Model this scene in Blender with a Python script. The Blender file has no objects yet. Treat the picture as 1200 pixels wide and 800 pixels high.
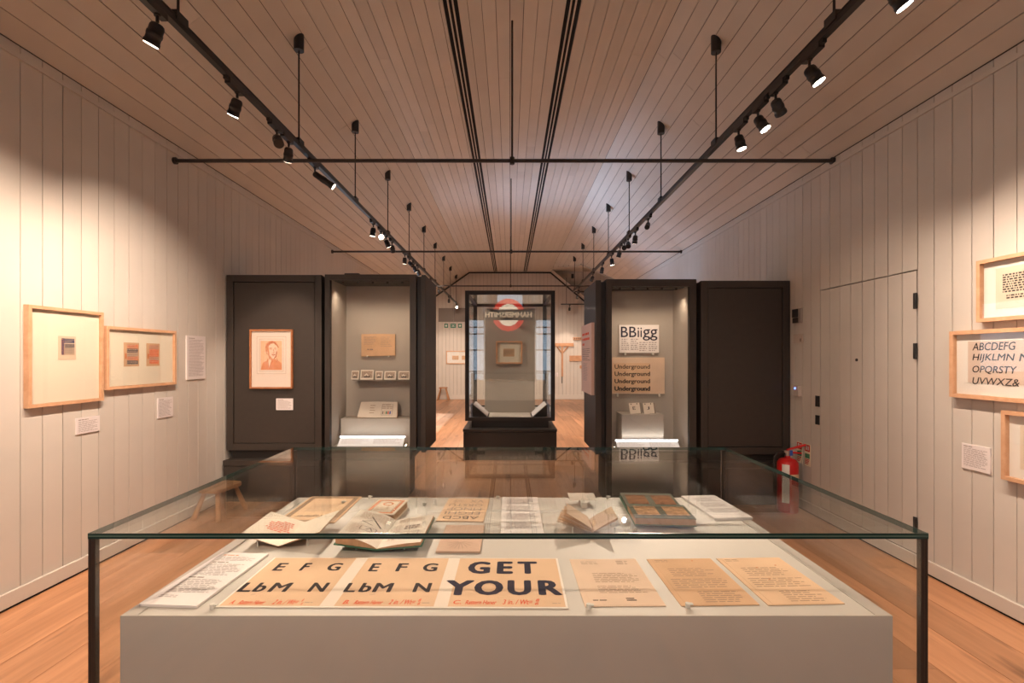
import bpy, bmesh, math, random
from mathutils import Vector, Matrix
R = random.Random(7)
S = bpy.context.scene
COL = S.collection
# ------------------------------------------------------------------ camera, world, sun, exposure
CX, CY, F, HC = 597.5, 418.0, 560.0, 1.47
cam_d = bpy.data.cameras.new('camera'); cam = bpy.data.objects.new('camera', cam_d); COL.objects.link(cam)
cam.location = (0, 0, HC); cam.rotation_euler = (math.pi/2, 0, 0)
cam_d.sensor_width = 36; cam_d.lens = 36*F/1200; cam_d.shift_x = 2.5/1200; cam_d.shift_y = 18/1200
cam_d.clip_start = .05
S.camera = cam
W = bpy.data.worlds.new('daylight'); S.world = W; W.use_nodes = True
W.node_tree.nodes['Background'].inputs[0].default_value = (.62, .80, 1, 1)
W.node_tree.nodes['Background'].inputs[1].default_value = 2.2
sd = bpy.data.lights.new('sun', 'SUN'); sd.energy = 10; sd.color = (.55, .72, 1); sd.angle = .02
sun = bpy.data.objects.new('sun', sd); COL.objects.link(sun)
sun.rotation_euler = Vector((.55, -.09, -.83)).to_track_quat('-Z', 'Y').to_euler()
S.view_settings.view_transform = 'Standard'; S.view_settings.look = 'None'
S.view_settings.exposure = 0.0; S.view_settings.gamma = 1; S.view_settings.use_curve_mapping = False
S.cycles.transparent_max_bounces = 24; S.cycles.diffuse_bounces = 5; S.cycles.glossy_bounces = 6
S.cycles.max_bounces = 14; S.cycles.sample_clamp_indirect = 6
ad = bpy.data.lights.new('window_daylight', 'AREA'); ad.shape = 'RECTANGLE'; ad.size = 6.2; ad.size_y = 1.15; ad.energy = 70; ad.color = (.45, .66, 1); ad.spread = math.radians(55)
al = bpy.data.objects.new('window_daylight', ad); COL.objects.link(al); al.location = (-2.97, 9.4, 1.83)  # added bluish lamp by the window, tilted up to tint the right ceiling slope
al.rotation_euler = Vector((.80, -.20, .50)).to_track_quat('-Z', 'Z').to_euler()
WARM = (1, .77, .60)
K = 1.12                      # overall lamp power

# ------------------------------------------------------------------ materials
MATS = {}
def mat(name, col, rough=.6, metal=0, spec=.5, emit=None, estr=0, noise=0, nscale=8, bump=0, bscale=60, rnd=0):
    if name in MATS: return MATS[name]
    m = bpy.data.materials.new(name); m.use_nodes = True; nt = m.node_tree; b = nt.nodes['Principled BSDF']
    b.inputs['Base Color'].default_value = (*col, 1); b.inputs['Roughness'].default_value = rough
    b.inputs['Metallic'].default_value = metal; b.inputs['Specular IOR Level'].default_value = spec
    if emit: b.inputs['Emission Color'].default_value = (*emit, 1); b.inputs['Emission Strength'].default_value = estr
    tc = nt.nodes.new('ShaderNodeTexCoord')
    if noise or rnd:
        n = nt.nodes.new('ShaderNodeTexNoise'); n.inputs['Scale'].default_value = nscale; n.inputs['Detail'].default_value = 5
        nt.links.new(tc.outputs['Object'], n.inputs['Vector'])
        mr = nt.nodes.new('ShaderNodeMapRange'); mr.inputs['To Min'].default_value = 1-noise; mr.inputs['To Max'].default_value = 1+noise
        mr.inputs['From Min'].default_value = .25; mr.inputs['From Max'].default_value = .75
        nt.links.new(n.outputs['Fac'], mr.inputs['Value']); val = mr.outputs[0]
        if rnd:
            oi = nt.nodes.new('ShaderNodeObjectInfo'); m2 = nt.nodes.new('ShaderNodeMapRange')
            m2.inputs['To Min'].default_value = 1-rnd; m2.inputs['To Max'].default_value = 1+rnd
            nt.links.new(oi.outputs['Random'], m2.inputs['Value'])
            mu = nt.nodes.new('ShaderNodeMath'); mu.operation = 'MULTIPLY'
            nt.links.new(val, mu.inputs[0]); nt.links.new(m2.outputs[0], mu.inputs[1]); val = mu.outputs[0]
        vm = nt.nodes.new('ShaderNodeVectorMath'); vm.operation = 'SCALE'; vm.inputs[0].default_value = col
        nt.links.new(val, vm.inputs['Scale']); nt.links.new(vm.outputs[0], b.inputs['Base Color'])
    if bump:
        n2 = nt.nodes.new('ShaderNodeTexNoise'); n2.inputs['Scale'].default_value = bscale
        nt.links.new(tc.outputs['Object'], n2.inputs['Vector'])
        bp = nt.nodes.new('ShaderNodeBump'); bp.inputs['Strength'].default_value = bump; bp.inputs['Distance'].default_value = .002
        nt.links.new(n2.outputs['Fac'], bp.inputs['Height']); nt.links.new(bp.outputs[0], b.inputs['Normal'])
    MATS[name] = m; return m
def wood(name, c1, c2, scale=(14, 1.2, 14), rough=.45, rnd=.18, knots=False):
    m = bpy.data.materials.new(name); m.use_nodes = True; nt = m.node_tree; b = nt.nodes['Principled BSDF']
    L = nt.links.new
    tc = nt.nodes.new('ShaderNodeTexCoord'); mp = nt.nodes.new('ShaderNodeMapping'); mp.inputs['Scale'].default_value = scale
    oi = nt.nodes.new('ShaderNodeObjectInfo'); cmb = nt.nodes.new('ShaderNodeVectorMath'); cmb.operation = 'SCALE'; cmb.inputs[0].default_value = (37, 53, 19)
    L(oi.outputs['Random'], cmb.inputs['Scale']); L(cmb.outputs[0], mp.inputs['Location']); L(tc.outputs['Object'], mp.inputs['Vector'])
    n = nt.nodes.new('ShaderNodeTexNoise'); n.inputs['Scale'].default_value = 1; n.inputs['Detail'].default_value = 8; n.inputs['Roughness'].default_value = .6; n.inputs['Distortion'].default_value = .6
    L(mp.outputs[0], n.inputs['Vector'])
    r = nt.nodes.new('ShaderNodeValToRGB'); r.color_ramp.elements[0].position = .3; r.color_ramp.elements[1].position = .68
    r.color_ramp.elements[0].color = (*c2, 1); r.color_ramp.elements[1].color = (*c1, 1)
    L(n.outputs['Fac'], r.inputs[0]); out = r.outputs[0]
    if knots:
        mk = nt.nodes.new('ShaderNodeMapping'); mk.inputs['Scale'].default_value = (5, .9, 1); L(cmb.outputs[0], mk.inputs['Location']); L(tc.outputs['Object'], mk.inputs['Vector'])
        v = nt.nodes.new('ShaderNodeTexNoise'); v.inputs['Scale'].default_value = 1.6; v.inputs['Detail'].default_value = 4; L(mk.outputs[0], v.inputs['Vector'])
        kr = nt.nodes.new('ShaderNodeMapRange'); kr.inputs['From Min'].default_value = .62; kr.inputs['From Max'].default_value = .76
        L(v.outputs['Fac'], kr.inputs['Value'])
        mx = nt.nodes.new('ShaderNodeMix'); mx.data_type = 'RGBA'; mx.inputs['B'].default_value = (c2[0]*.45, c2[1]*.42, c2[2]*.4, 1)
        L(kr.outputs[0], mx.inputs['Factor']); L(out, mx.inputs['A']); out = mx.outputs['Result']
    mr = nt.nodes.new('ShaderNodeMapRange'); mr.inputs['To Min'].default_value = 1-rnd; mr.inputs['To Max'].default_value = 1+rnd
    L(oi.outputs['Random'], mr.inputs['Value'])
    vs = nt.nodes.new('ShaderNodeVectorMath'); vs.operation = 'SCALE'; L(out, vs.inputs[0]); L(mr.outputs[0], vs.inputs['Scale'])
    L(vs.outputs[0], b.inputs['Base Color']); b.inputs['Roughness'].default_value = rough
    MATS[name] = m; return m
def glass(name, tint, ior=1.5):
    m = bpy.data.materials.new(name); m.use_nodes = True; nt = m.node_tree; nt.nodes.clear(); L = nt.links.new
    g = nt.nodes.new('ShaderNodeNewGeometry'); mr = nt.nodes.new('ShaderNodeMapRange')
    mr.inputs['To Min'].default_value = ior; mr.inputs['To Max'].default_value = 1/ior; L(g.outputs['Backfacing'], mr.inputs['Value'])
    fr = nt.nodes.new('ShaderNodeFresnel'); L(mr.outputs[0], fr.inputs['IOR'])
    t = nt.nodes.new('ShaderNodeBsdfTransparent'); t.inputs[0].default_value = (*tint, 1)
    gl = nt.nodes.new('ShaderNodeBsdfGlossy'); gl.inputs['Roughness'].default_value = 0
    mx = nt.nodes.new('ShaderNodeMixShader'); o = nt.nodes.new('ShaderNodeOutputMaterial')
    L(fr.outputs[0], mx.inputs[0]); L(t.outputs[0], mx.inputs[1]); L(gl.outputs[0], mx.inputs[2]); L(mx.outputs[0], o.inputs[0])
    MATS[name] = m; return m
def emitter(name, col, st):
    return mat(name, (.02, .02, .02), emit=col, estr=st)

PAINT = mat('wall_paint', (.585, .54, .485), .62, noise=.04, nscale=3, rnd=.035)
CEILP = mat('ceiling_paint', (.58, .53, .465), .6, noise=.04, nscale=3, rnd=.05)
TRIMP = mat('trim_paint', (.585, .54, .485), .55)
GAP = mat('joint_shadow_gap', (.10, .085, .07), .9)
DARK = mat('dark_bronze_paint', (.034, .026, .021), .5, noise=.08, nscale=20)
DARKB = mat('darker_shaded_bronze', (.018, .014, .012), .5)  # bronze darkened for shade in recesses and the dim passage case; also dark parts
BLACK = mat('black_metal', (.018, .016, .015), .42)
RODM = mat('dark_steel_rod', (.03, .025, .022), .45)
PLINTH = mat('plinth_paint', (.50, .465, .415), .6, noise=.03, nscale=5)
CASEP = mat('case_lining_grey', (.42, .375, .325), .65)
BOARDG = mat('grey_backdrop_board', (.30, .26, .22), .6)
OAK = wood('oak_floor', (.53, .27, .14), (.35, .165, .078), scale=(16, 1.1, 9), rough=.36, rnd=.22, knots=True)
FRAMEW = wood('pale_oak_frame', (.66, .40, .24), (.56, .31, .17), scale=(18, 18, 18), rough=.45, rnd=.06)
FRAMER = wood('reddish_wood_frame', (.42, .17, .065), (.30, .11, .04), scale=(18, 18, 18), rough=.4, rnd=.04)
STOOLW = wood('stool_wood', (.46, .24, .115), (.34, .165, .075), scale=(20, 6, 20), rough=.5, rnd=.05)
TOOLW = wood('tool_wood', (.56, .30, .16), (.44, .22, .11), scale=(10, 10, 10), rough=.55, rnd=.1)
GLASS = glass('clear_glass', (.955, .975, .965)); CASEG = glass('reflective_case_glass', (.97, .985, .98), 1.9); PANE = glass('thin_clear_pane', (.985, .99, .985))
GEDGE = mat('glass_edge_green', (.012, .035, .03), .15, spec=.6); GLINE = mat('glass_edge_line', (.13, .22, .18), .2)
SEAL = mat('brown_edge_seal', (.035, .024, .019), .3); SEALL = mat('pale_seal_line', (.16, .11, .08), .3)  # paler brown line runs between the two dark seal strips
ACRY = mat('clear_acrylic', (.72, .70, .64), .1, spec=.6)
WHITE = mat('white_card', (.80, .75, .73), .85, spec=.12); LABEL = mat('label_card', (.74, .68, .67), .6)
MATB = mat('cream_mount', (.84, .76, .62), .75); MATW = mat('white_mount', (.84, .80, .75), .75)
PAPER = mat('tan_paper', (.72, .50, .33), .85, spec=.12, noise=.07, nscale=9); PAPER2 = mat('light_tan_paper', (.74, .56, .42), .85, spec=.12, noise=.06, nscale=9)
PAPER3 = mat('dark_tan_paper', (.66, .43, .265), .85, spec=.12, noise=.09, nscale=9); PAPER4 = mat('cream_paper', (.78, .66, .53), .85, spec=.12, noise=.04, nscale=9)
PAGE = mat('page_white', (.76, .68, .59), .85, spec=.12, noise=.03, nscale=12); PEDGE = mat('page_edge_brown', (.50, .30, .17), .8, noise=.15, nscale=60)
PINKP = mat('pink_brown_paper', (.60, .42, .32), .85, spec=.12, noise=.08, nscale=14)
INK = mat('black_ink', (.035, .03, .032), .85, spec=.12); NAVY = mat('navy_ink', (.02, .022, .045), .85, spec=.12); INKG = mat('grey_ink', (.28, .23, .20), .85, spec=.12)
INKL = mat('faint_ink', (.46, .34, .26), .85, spec=.12); REDI = mat('red_ink', (.72, .10, .05), .85, spec=.12); TAPE = mat('pale_tape', (.80, .70, .60), .85, spec=.12)
TEXTG = mat('small_print_grey', (.42, .37, .36), .85, spec=.12)
REDC = mat('red_chalk', (.48, .11, .045), .85, noise=.2, nscale=90); REDL = mat('red_chalk_light', (.68, .28, .14), .85, noise=.12, nscale=60)
CHALKP = mat('peach_drawing_paper', (.78, .50, .32), .85, noise=.06, nscale=40); SKINP = mat('pale_chalk_skin', (.82, .60, .45), .85)
ORANGE = mat('orange_print', (.62, .20, .07), .7); ORANGEL = mat('orange_red_block', (.78, .26, .13), .8, noise=.4, nscale=160)
MANU = mat('manuscript_dark_block', (.16, .12, .12), .8, noise=.6, nscale=220); MANUB = mat('manuscript_blue', (.05, .06, .14), .8)
MANUT = mat('manuscript_text_block', (.50, .36, .26), .8, noise=.4, nscale=260)
ALBUM = mat('album_grey_green_page', (.135, .145, .115), .85, spec=.12); GREENC = mat('green_book_cloth', (.05, .16, .10), .7)
SEPIA = mat('sepia_photograph', (.27, .115, .05), .85, spec=.12, noise=.5, nscale=34); SEPIAL = mat('pale_sepia_photograph', (.52, .30, .17), .85, spec=.12, noise=.5, nscale=40)
PHOTO = mat('brown_toned_photo', (.36, .27, .21), .5, noise=.6, nscale=70)
REDX = mat('extinguisher_red', (.50, .012, .012), .3); BLUEC = mat('blue_clip', (.03, .09, .4), .4); CREAMB = mat('cream_band', (.68, .52, .34), .6)
EXITG = mat('exit_sign_green', (.012, .17, .095), .5); SIGNW = mat('sign_white', (.75, .74, .70), .5); SIGNC = mat('sign_cream', (.78, .70, .52), .5)
SIGNR = mat('sign_red', (.55, .02, .02), .5); SIGNG = mat('sign_green', (.05, .22, .11), .5)
HATCH = mat('grey_hatch', (.20, .165, .14), .6); PLAST = mat('pale_plastic', (.52, .44, .38), .4); SILVER = mat('silver_plastic', (.45, .40, .36), .35, .6)
LENS = emitter('lit_lens', (1, .84, .68), 9); LENSB = emitter('bright_lit_lens', (1, .88, .74), 40); LENSD = mat('dark_lens', (.03, .03, .03), .15)
LEDW = emitter('white_led_strip', (.95, .97, 1), 5); LIGHTP = mat('led_lit_label_glow', (.7, .7, .7), .5, emit=(1, .97, .95), estr=.26)  # label panel glows by itself to stand for the LED light on it
LEDC = emitter('small_downlight', (1, .9, .75), 6); BLUELED = emitter('blue_led', (.1, .2, 1), 6)
SGNR = emitter('backlit_sign_red', (1, .06, .035), 2.6); SGNW = emitter('backlit_sign_white', (1, .80, .58), 3.8); SGNL = emitter('backlit_sign_letters', (1, .72, .46), 2.6)
SGNB = mat('sign_bar_navy', (.012, .012, .03), .4); GREYF = mat('rear_dark_frame', (.05, .055, .06), .5)
PINKPANEL = mat('pink_text_panel', (.66, .48, .42), .6)

# ------------------------------------------------------------------ mesh helpers
class MB:
    """collects shapes, then links them as ONE mesh object"""
    def __init__(s): s.v = []; s.f = []; s.mi = []; s.mats = []; s.m = None; s.smooth = []
    def use(s, m):
        if m not in s.mats: s.mats.append(m)
        s.m = s.mats.index(m); return s
    def add(s, vs, fs, M=None, sm=False):
        o = len(s.v)
        s.v += [tuple(M @ Vector(v)) for v in vs] if M is not None else [tuple(v) for v in vs]
        for f in fs: s.f.append([i+o for i in f]); s.mi.append(s.m or 0); s.smooth.append(sm)
        return s
    def box(s, x0, x1, y0, y1, z0, z1, M=None):
        v = [(x0,y0,z0),(x1,y0,z0),(x1,y1,z0),(x0,y1,z0),(x0,y0,z1),(x1,y0,z1),(x1,y1,z1),(x0,y1,z1)]
        return s.add(v, [(0,3,2,1),(4,5,6,7),(0,1,5,4),(1,2,6,5),(2,3,7,6),(3,0,4,7)], M)
    def cbox(s, cx, cy, cz, sx, sy, sz, M=None): return s.box(cx-sx/2, cx+sx/2, cy-sy/2, cy+sy/2, cz-sz/2, cz+sz/2, M)
    def tube(s, p, q, r, n=12, r2=None):
        p, q = Vector(p), Vector(q); d = q-p; r2 = r if r2 is None else r2
        M = Matrix.Translation(p) @ d.to_track_quat('Z', 'Y').to_matrix().to_4x4(); h = d.length
        c = [(math.cos(2*math.pi*i/n), math.sin(2*math.pi*i/n)) for i in range(n)]
        v = [(a*r, b*r, 0) for a, b in c]+[(a*r2, b*r2, h) for a, b in c]
        s.add(v, [(i, (i+1) % n, n+(i+1) % n, n+i) for i in range(n)], M, True)
        return s.add(v, [tuple(range(n-1, -1, -1)), tuple(range(n, 2*n))], M)
    def lathe(s, prof, n=20, M=None):
        v = []; f = []
        for r, z in prof: v += [(r*math.cos(2*math.pi*i/n), r*math.sin(2*math.pi*i/n), z) for i in range(n)]
        for k in range(len(prof)-1):
            for i in range(n): f.append((k*n+i, k*n+(i+1) % n, (k+1)*n+(i+1) % n, (k+1)*n+i))
        s.add(v, f, M, True); k = (len(prof)-1)*n
        return s.add(v, [tuple(range(n-1, -1, -1)), tuple(range(k, k+n))], M)
    def poly(s, pts, z0, z1, M=None):
        n = len(pts); v = [(x, y, z0) for x, y in pts]+[(x, y, z1) for x, y in pts]
        return s.add(v, [tuple(range(n-1, -1, -1)), tuple(range(n, 2*n))]+[(i, (i+1) % n, n+(i+1) % n, n+i) for i in range(n)], M)
    def stroke(s, pts, w, z):
        for (x0, y0), (x1, y1) in zip(pts, pts[1:]):
            dx, dy = x1-x0, y1-y0; l = math.hypot(dx, dy) or 1; nx, ny = -dy/l*w/2, dx/l*w/2
            s.add([(x0-nx,y0-ny,z),(x1-nx,y1-ny,z),(x1+nx,y1+ny,z),(x0+nx,y0+ny,z)], [(0,1,2,3)])
        return s
    def words(s, x0, x1, y0, y1, lh, z, seed=1, fill=.5, ragged=True, ws=1.0):
        """rows of tiny word-shaped marks from the top y1 down to y0"""
        r = random.Random(seed); y = y1
        while y-lh*fill >= y0-1e-6:
            x = x0; end = x1-(r.random()**2*(x1-x0)*.3 if ragged else 0)
            while x < end:
                w = min(lh*r.uniform(.8, 3.2)*ws, end-x)
                s.add([(x,y-lh*fill,z),(x+w,y-lh*fill,z),(x+w,y,z),(x,y,z)], [(0,1,2,3)]); x += w+lh*.42
            y -= lh
        return s
    def build(s, name, m=None, parent=None, loc=None, rot=None, bevel=0):
        me = bpy.data.meshes.new(name); me.from_pydata(s.v, [], s.f)
        for x in (s.mats or [m]): me.materials.append(x)
        if s.mats: me.polygons.foreach_set('material_index', s.mi)
        me.polygons.foreach_set('use_smooth', s.smooth); me.update()
        return link(name, me, parent, loc, rot, bevel)
def link(name, me, parent=None, loc=None, rot=None, bevel=0):
    o = bpy.data.objects.new(name, me); COL.objects.link(o)
    if parent: o.parent = parent
    if loc is not None: o.location = loc
    if rot is not None: o.rotation_euler = rot
    if bevel:
        b = o.modifiers.new('bevel', 'BEVEL'); b.width = bevel; b.segments = 2; b.limit_method = 'ANGLE'
    return o
def tag(o, label, cat, group=None):
    o['label'] = label; o['category'] = cat
    if group: o['group'] = group
    return o
def thing(name, label, cat, M=None, group=None):
    o = bpy.data.objects.new(name, None); COL.objects.link(o); o.empty_display_size = .05
    if M is not None: o.matrix_world = M if isinstance(M, Matrix) else Matrix.Translation(M)
    return tag(o, label, cat, group)
def struct(o): o['kind'] = 'structure'; return o
def stuff(o): o['kind'] = 'stuff'; return o
def glyphs(body, box, m, parent, name='lettering', z=0, shear=0, rot180=False, offset=0, bold=0):
    """text as flat mesh, its ink fitted into box=(x0,y0,x1,y1) of the parent's local frame"""
    cu = bpy.data.curves.new('t', 'FONT'); cu.body = body; cu.resolution_u = 3; cu.shear = shear; cu.fill_mode = 'FRONT'
    ob = bpy.data.objects.new('t', cu); COL.objects.link(ob); bpy.context.view_layer.update()
    me = bpy.data.meshes.new_from_object(ob.evaluated_get(bpy.context.evaluated_depsgraph_get()))
    bpy.data.objects.remove(ob); bpy.data.curves.remove(cu)
    vs = [v.co.copy() for v in me.vertices]
    a0, a1 = min(v.x for v in vs), max(v.x for v in vs); b0, b1 = min(v.y for v in vs), max(v.y for v in vs)
    x0, y0, x1, y1 = box
    for v in me.vertices:
        u = (v.co.x-a0)/(a1-a0); w = (v.co.y-b0)/(b1-b0)
        if rot180: u, w = 1-u, 1-w
        v.co = (x0+u*(x1-x0), y0+w*(y1-y0), z)
    if bold:
        bm = bmesh.new(); bm.from_mesh(me)
        for k, (dx, dy) in enumerate(((1, 0), (-1, 0), (0, .6), (0, -.6), (.7, .45), (-.7, .45), (.7, -.45), (-.7, -.45))):
            tmp = me.copy(); tmp.transform(Matrix.Translation((dx*bold, dy*bold, .00002*(k+1)))); bm.from_mesh(tmp); bpy.data.meshes.remove(tmp)
        bm.to_mesh(me); bm.free()
    me.materials.clear(); me.materials.append(m); me.update()
    return link(name, me, parent)

# ------------------------------------------------------------------ pixel -> place
def ray(px, py): return Vector(((px-CX)/F, 1, -(py-CY)/F))
def at(px, py, Y): d = ray(px, py); return Vector((d.x*Y, Y, HC+d.z*Y))
def basis(kind):      # columns: local x, y, z (outward normal)
    return {'table': ((1,0,0),(0,1,0),(0,0,1)), 'front': ((1,0,0),(0,0,1),(0,-1,0)),
            'left': ((0,1,0),(0,0,1),(1,0,0)), 'right': ((0,-1,0),(0,0,1),(-1,0,0))}[kind]
def mk(kind, o, ang=0):
    bx, by, bz = [Vector(c) for c in basis(kind)]
    M = Matrix((bx, by, bz)).transposed().to_4x4(); M.translation = o
    return M @ Matrix.Rotation(ang, 4, 'Z')
class Flat:
    """a rectangle on a known plane, from its four corner pixels (TL,TR,BR,BL); keeps matrix, size and a pixel->local map"""
    def __init__(s, kind, pl, pts, ang=None):
        bx, by, bz = [Vector(c) for c in basis(kind)]; s.kind = kind; s.n = bz
        if kind == 'right': pl = -pl
        s.pl = pl
        w = [s.hit(*p) for p in pts]; uv = [Vector((bx.dot(p), by.dot(p))) for p in w]
        c = sum(uv, Vector((0, 0)))/4
        ex = (uv[1]-uv[0]+uv[2]-uv[3])/2; ey = (uv[0]-uv[3]+uv[1]-uv[2])/2
        s.w, s.h = ex.length, ey.length
        a = math.atan2(ex.y, ex.x) if ang is None else ang; s.ang = a
        s.o = bx*c.x+by*c.y+bz*pl; s.M = mk(kind, s.o, a); s.I = s.M.inverted()
    def hit(s, px, py):
        d = ray(px, py); o = Vector((0, 0, HC)); t = (s.pl-s.n.dot(o))/s.n.dot(d); return o+d*t
    def loc(s, px, py): p = s.I @ s.hit(px, py); return p.x, p.y

# ------------------------------------------------------------------ the setting
WL, WR = -2.93, 2.825; EL, ER = 3.33, 3.21; FX, ZF = 1.41, 4.40; YE = 16.5; YB = -4.0; YW = 11.6
PL, PR = .1358, .13
def spaced(a, b, p, ph):
    k = math.floor((a-ph)/p); out = []
    while ph+k*p < b:
        y0, y1 = max(a, ph+k*p), min(b, ph+(k+1)*p)
        if y1-y0 > .01: out.append((y0, y1))
        k += 1
    return out
# floor: backing slab + planks
fl = struct(MB().box(-3.1, 5.2, YB-.1, YE+.2, -.06, -.022).build('floor', GAP))
xs = [-2.96+.262*i for i in range(32)]
far = MB()
for i, x in enumerate(xs):
    y = -3.9+R.uniform(-2.6, 0); 
    while y < YE+.1:
        ln = R.uniform(2.2, 3.2); y0, y1 = max(y, YB), min(y+ln, YE+.1); x1 = x+.262
        if y1 > YB+.05 and not (x > 2.83 and y1 < YW):
            if y0 < YE and y1 > .9 and x < 2.8: MB().box(-.1297, .1297, 0, y1-y0-.0012, -.022, R.uniform(-.0006, 0)).build('plank', OAK, fl, (x+.131, y0, 0))
            else: far.box(x+.0005, x1-.0005, y0, y1-.0012, -.022, 0)
        y += ln
stuff(far.build('floorboards_out_of_view', OAK, fl))
# left wall (with a long daylight window far down, hidden from here behind the dark cabinets)
WY0, WY1, WZ0, WZ1 = 6.2, 12.6, 1.2, 2.45
b = MB(); X0, X1 = WL-.12, WL-.022
b.box(X0, X1, YB, WY0, 0, EL+.1).box(X0, X1, WY1, YE, 0, EL+.1).box(X0, X1, WY0, WY1, 0, WZ0).box(X0, X1, WY0, WY1, WZ1, EL+.1)
wl = struct(b.build('wall_left', GAP)); st = MB()
for y0, y1 in spaced(YB, YE, PL, 2.861):
    g = R.uniform(.0018, .0032)
    if 2.4 < y0 < 6.1: MB().box(-.02, R.uniform(-.0008, 0), 0, y1-y0-2*g, .03, EL-.006).build('board', PAINT, wl, (WL, y0+g, 0))
    elif y1 > WY0 and y0 < WY1: st.box(WL-.02, WL, y0+g, y1-g, .03, WZ0); st.box(WL-.02, WL, y0+g, y1-g, WZ1, EL-.006)
    else: st.box(WL-.02, WL, y0+g, y1-g, .03, EL-.006)
stuff(st.build('boarding', PAINT, wl))
w1 = struct(MB().box(X0, WL, WY0-.03, WY1+.03, WZ0-.03, WZ0+.02).box(X0, WL, WY0-.03, WY1+.03, WZ1-.02, WZ1+.03).box(X0, WL, WY0-.03, WY0+.02, WZ0, WZ1).box(X0, WL, WY1-.02, WY1+.03, WZ0, WZ1).build('window_1', TRIMP))
for k in range(4):
    ya = WY0+.02+k*1.59; MB().box(WL-.08, WL-.072, ya, ya+1.55, WZ0+.02, WZ1-.02).build('pane', PANE, w1)
    if k: MB().box(WL-.1, WL-.05, ya-.04, ya, WZ0, WZ1).build('mullion', TRIMP, w1)
# right wall + door
DY0, DY1, DZ = 3.312, 4.352, 2.073
wr = struct(MB().box(WR+.022, WR+.12, YB, YW, 0, ER+.1).build('wall_right', GAP)); st = MB()
d1 = struct(MB().box(WR+.012, WR+.022, DY0, DY1, .02, DZ).build('door_1', GAP))
for y0, y1 in spaced(YB, YW, PR, 2.662):
    g = R.uniform(.0018, .0032); door = y0 > DY0-.05 and y1 < DY1+.05; z0 = DZ+.004 if door else .03
    if 2.2 < y0 < 5.8: MB().box(0, .02, 0, y1-y0-2*g, z0, ER-.006).build('board', PAINT, wr, (WR+R.uniform(0, .0008), y0+g, 0))
    else: st.box(WR, WR+.02, y0+g, y1-g, .03, ER-.006)
    if door:
        a = .004 if abs(y0-DY0) < .03 else 0; c = .004 if abs(y1-DY1) < .03 else 0
        MB().box(0, .012, 0, y1-y0-2*g-a-c, .105, DZ-.004).build('board', PAINT, d1, (WR, y0+g+a, 0))
stuff(st.build('boarding', PAINT, wr))
MB().box(WR-.02, WR, DY0+.004, DY1-.004, .015, .1).build('kick_board', TRIMP, d1)
for z in (1.86, 1.51, .30):
    MB().tube((WR-.012, DY0, z-.05), (WR-.012, DY0, z+.05), .009).box(WR-.006, WR+.001, DY0, DY0+.03, z-.055, z+.055).build('hinge', BLACK, d1)
for py, h in ((470, .10), (492, .085)):
    z = HC-(py-CY)*4.37/F; MB().box(WR-.012, WR, DY1+.004, DY1+.05, z-h/2, z+h/2).build('lock_plate', BLACK, d1)
MB().tube((WR-.006, 3.89, 1.445), (WR+.002, 3.89, 1.445), .012).build('peephole', BLACK, d1)
# baseboards with a shadow gap, eave trims
struct(MB().box(WL, WL+.02, YB, YE, .015, .1).build('baseboard_left', TRIMP, bevel=.002))
b = MB().box(WR-.02, WR, YB, DY0, .015, .1).box(WR-.02, WR, DY1, YW, .015, .1); struct(b.build('baseboard_right', TRIMP, bevel=.002))
b = MB().box(WL, WL+.008, YB, YE, 0, .015).box(WR-.008, WR, YB, YW, 0, .015); struct(b.build('baseboard_shade_strip', mat('gap_shade_black', (.012, .01, .008), .9)))  # black strips paint in the shade of the gap under both baseboards
b = MB().box(WL-.02, WL+.012, YB, YE, EL-.085, EL-.055); struct(b.build('trim_2', TRIMP))
b = MB().box(WR-.012, WR+.02, YB, YW, ER-.085, ER-.055); struct(b.build('trim_3', TRIMP))
# end wall (far, boards too small to tell apart one by one)
we = struct(MB().box(-3.1, 5.2, YE+.02, YE+.1, 0, 4.6).build('wall_back', GAP)); st = MB()
for y0, y1 in spaced(-3.05, 5.1, .13, 0): st.box(y0+.003, y1-.003, YE, YE+.02, .0, 4.5)
stuff(st.build('boarding', PAINT, we))
struct(MB().box(-2.95, 5.1, YE-.02, YE, .012, .16).build('baseboard_back', TRIMP))
# wing to the right at the far end
struct(MB().box(WR, 5.2, YW-.1, YW, 0, 3.4).build('wall_wing_near', PAINT)); struct(MB().box(5.1, 5.2, YW-.1, YE+.1, 0, 4.5).build('wall_wing_side', PAINT))
# ceiling: flat middle + two slopes of lengthwise boards
SLL = math.atan2(ZF-EL, -FX-WL); SLR = math.atan2(ZF-ER, WR-FX)
ce = MB(); T = .05
ce.box(-FX-.02, FX+.02, YB, YE, ZF+.022, ZF+.022+T)
ML = Matrix.Translation((WL, 0, EL)) @ Matrix.Rotation(-SLL, 4, 'Y'); LL = math.hypot(ZF-EL, -FX-WL)
MR = Matrix.Translation((WR, 0, ER)) @ Matrix.Rotation(SLR, 4, 'Y') @ Matrix.Scale(-1, 4, (1, 0, 0)); LR = math.hypot(ZF-ER, WR-FX)
ce.box(-.15, LL+.02, YB, YE, .022, .022+T, ML)
ce.box(-.15, LR+.02, YB, 11.7, .022, .022+T, MR)
def valley(X): return 15.6-(X-1.45)*(2.8/.53) if X < 1.98 else 12.8-(X-1.98)*(1.2/.845)
def wingz(Y):
    P = [(11.4, 3.1), (11.6, 3.21), (12.8, 3.92), (15.6, 4.37), (16.05, 4.40)]
    for (a, za), (c, zc) in zip(P, P[1:]):
        if Y <= c: return za+(zc-za)*(Y-a)/(c-a)
    return 4.40
ceil = struct(ce.build('ceiling', GAP))
SLOTS = (-.494, .529)
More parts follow.
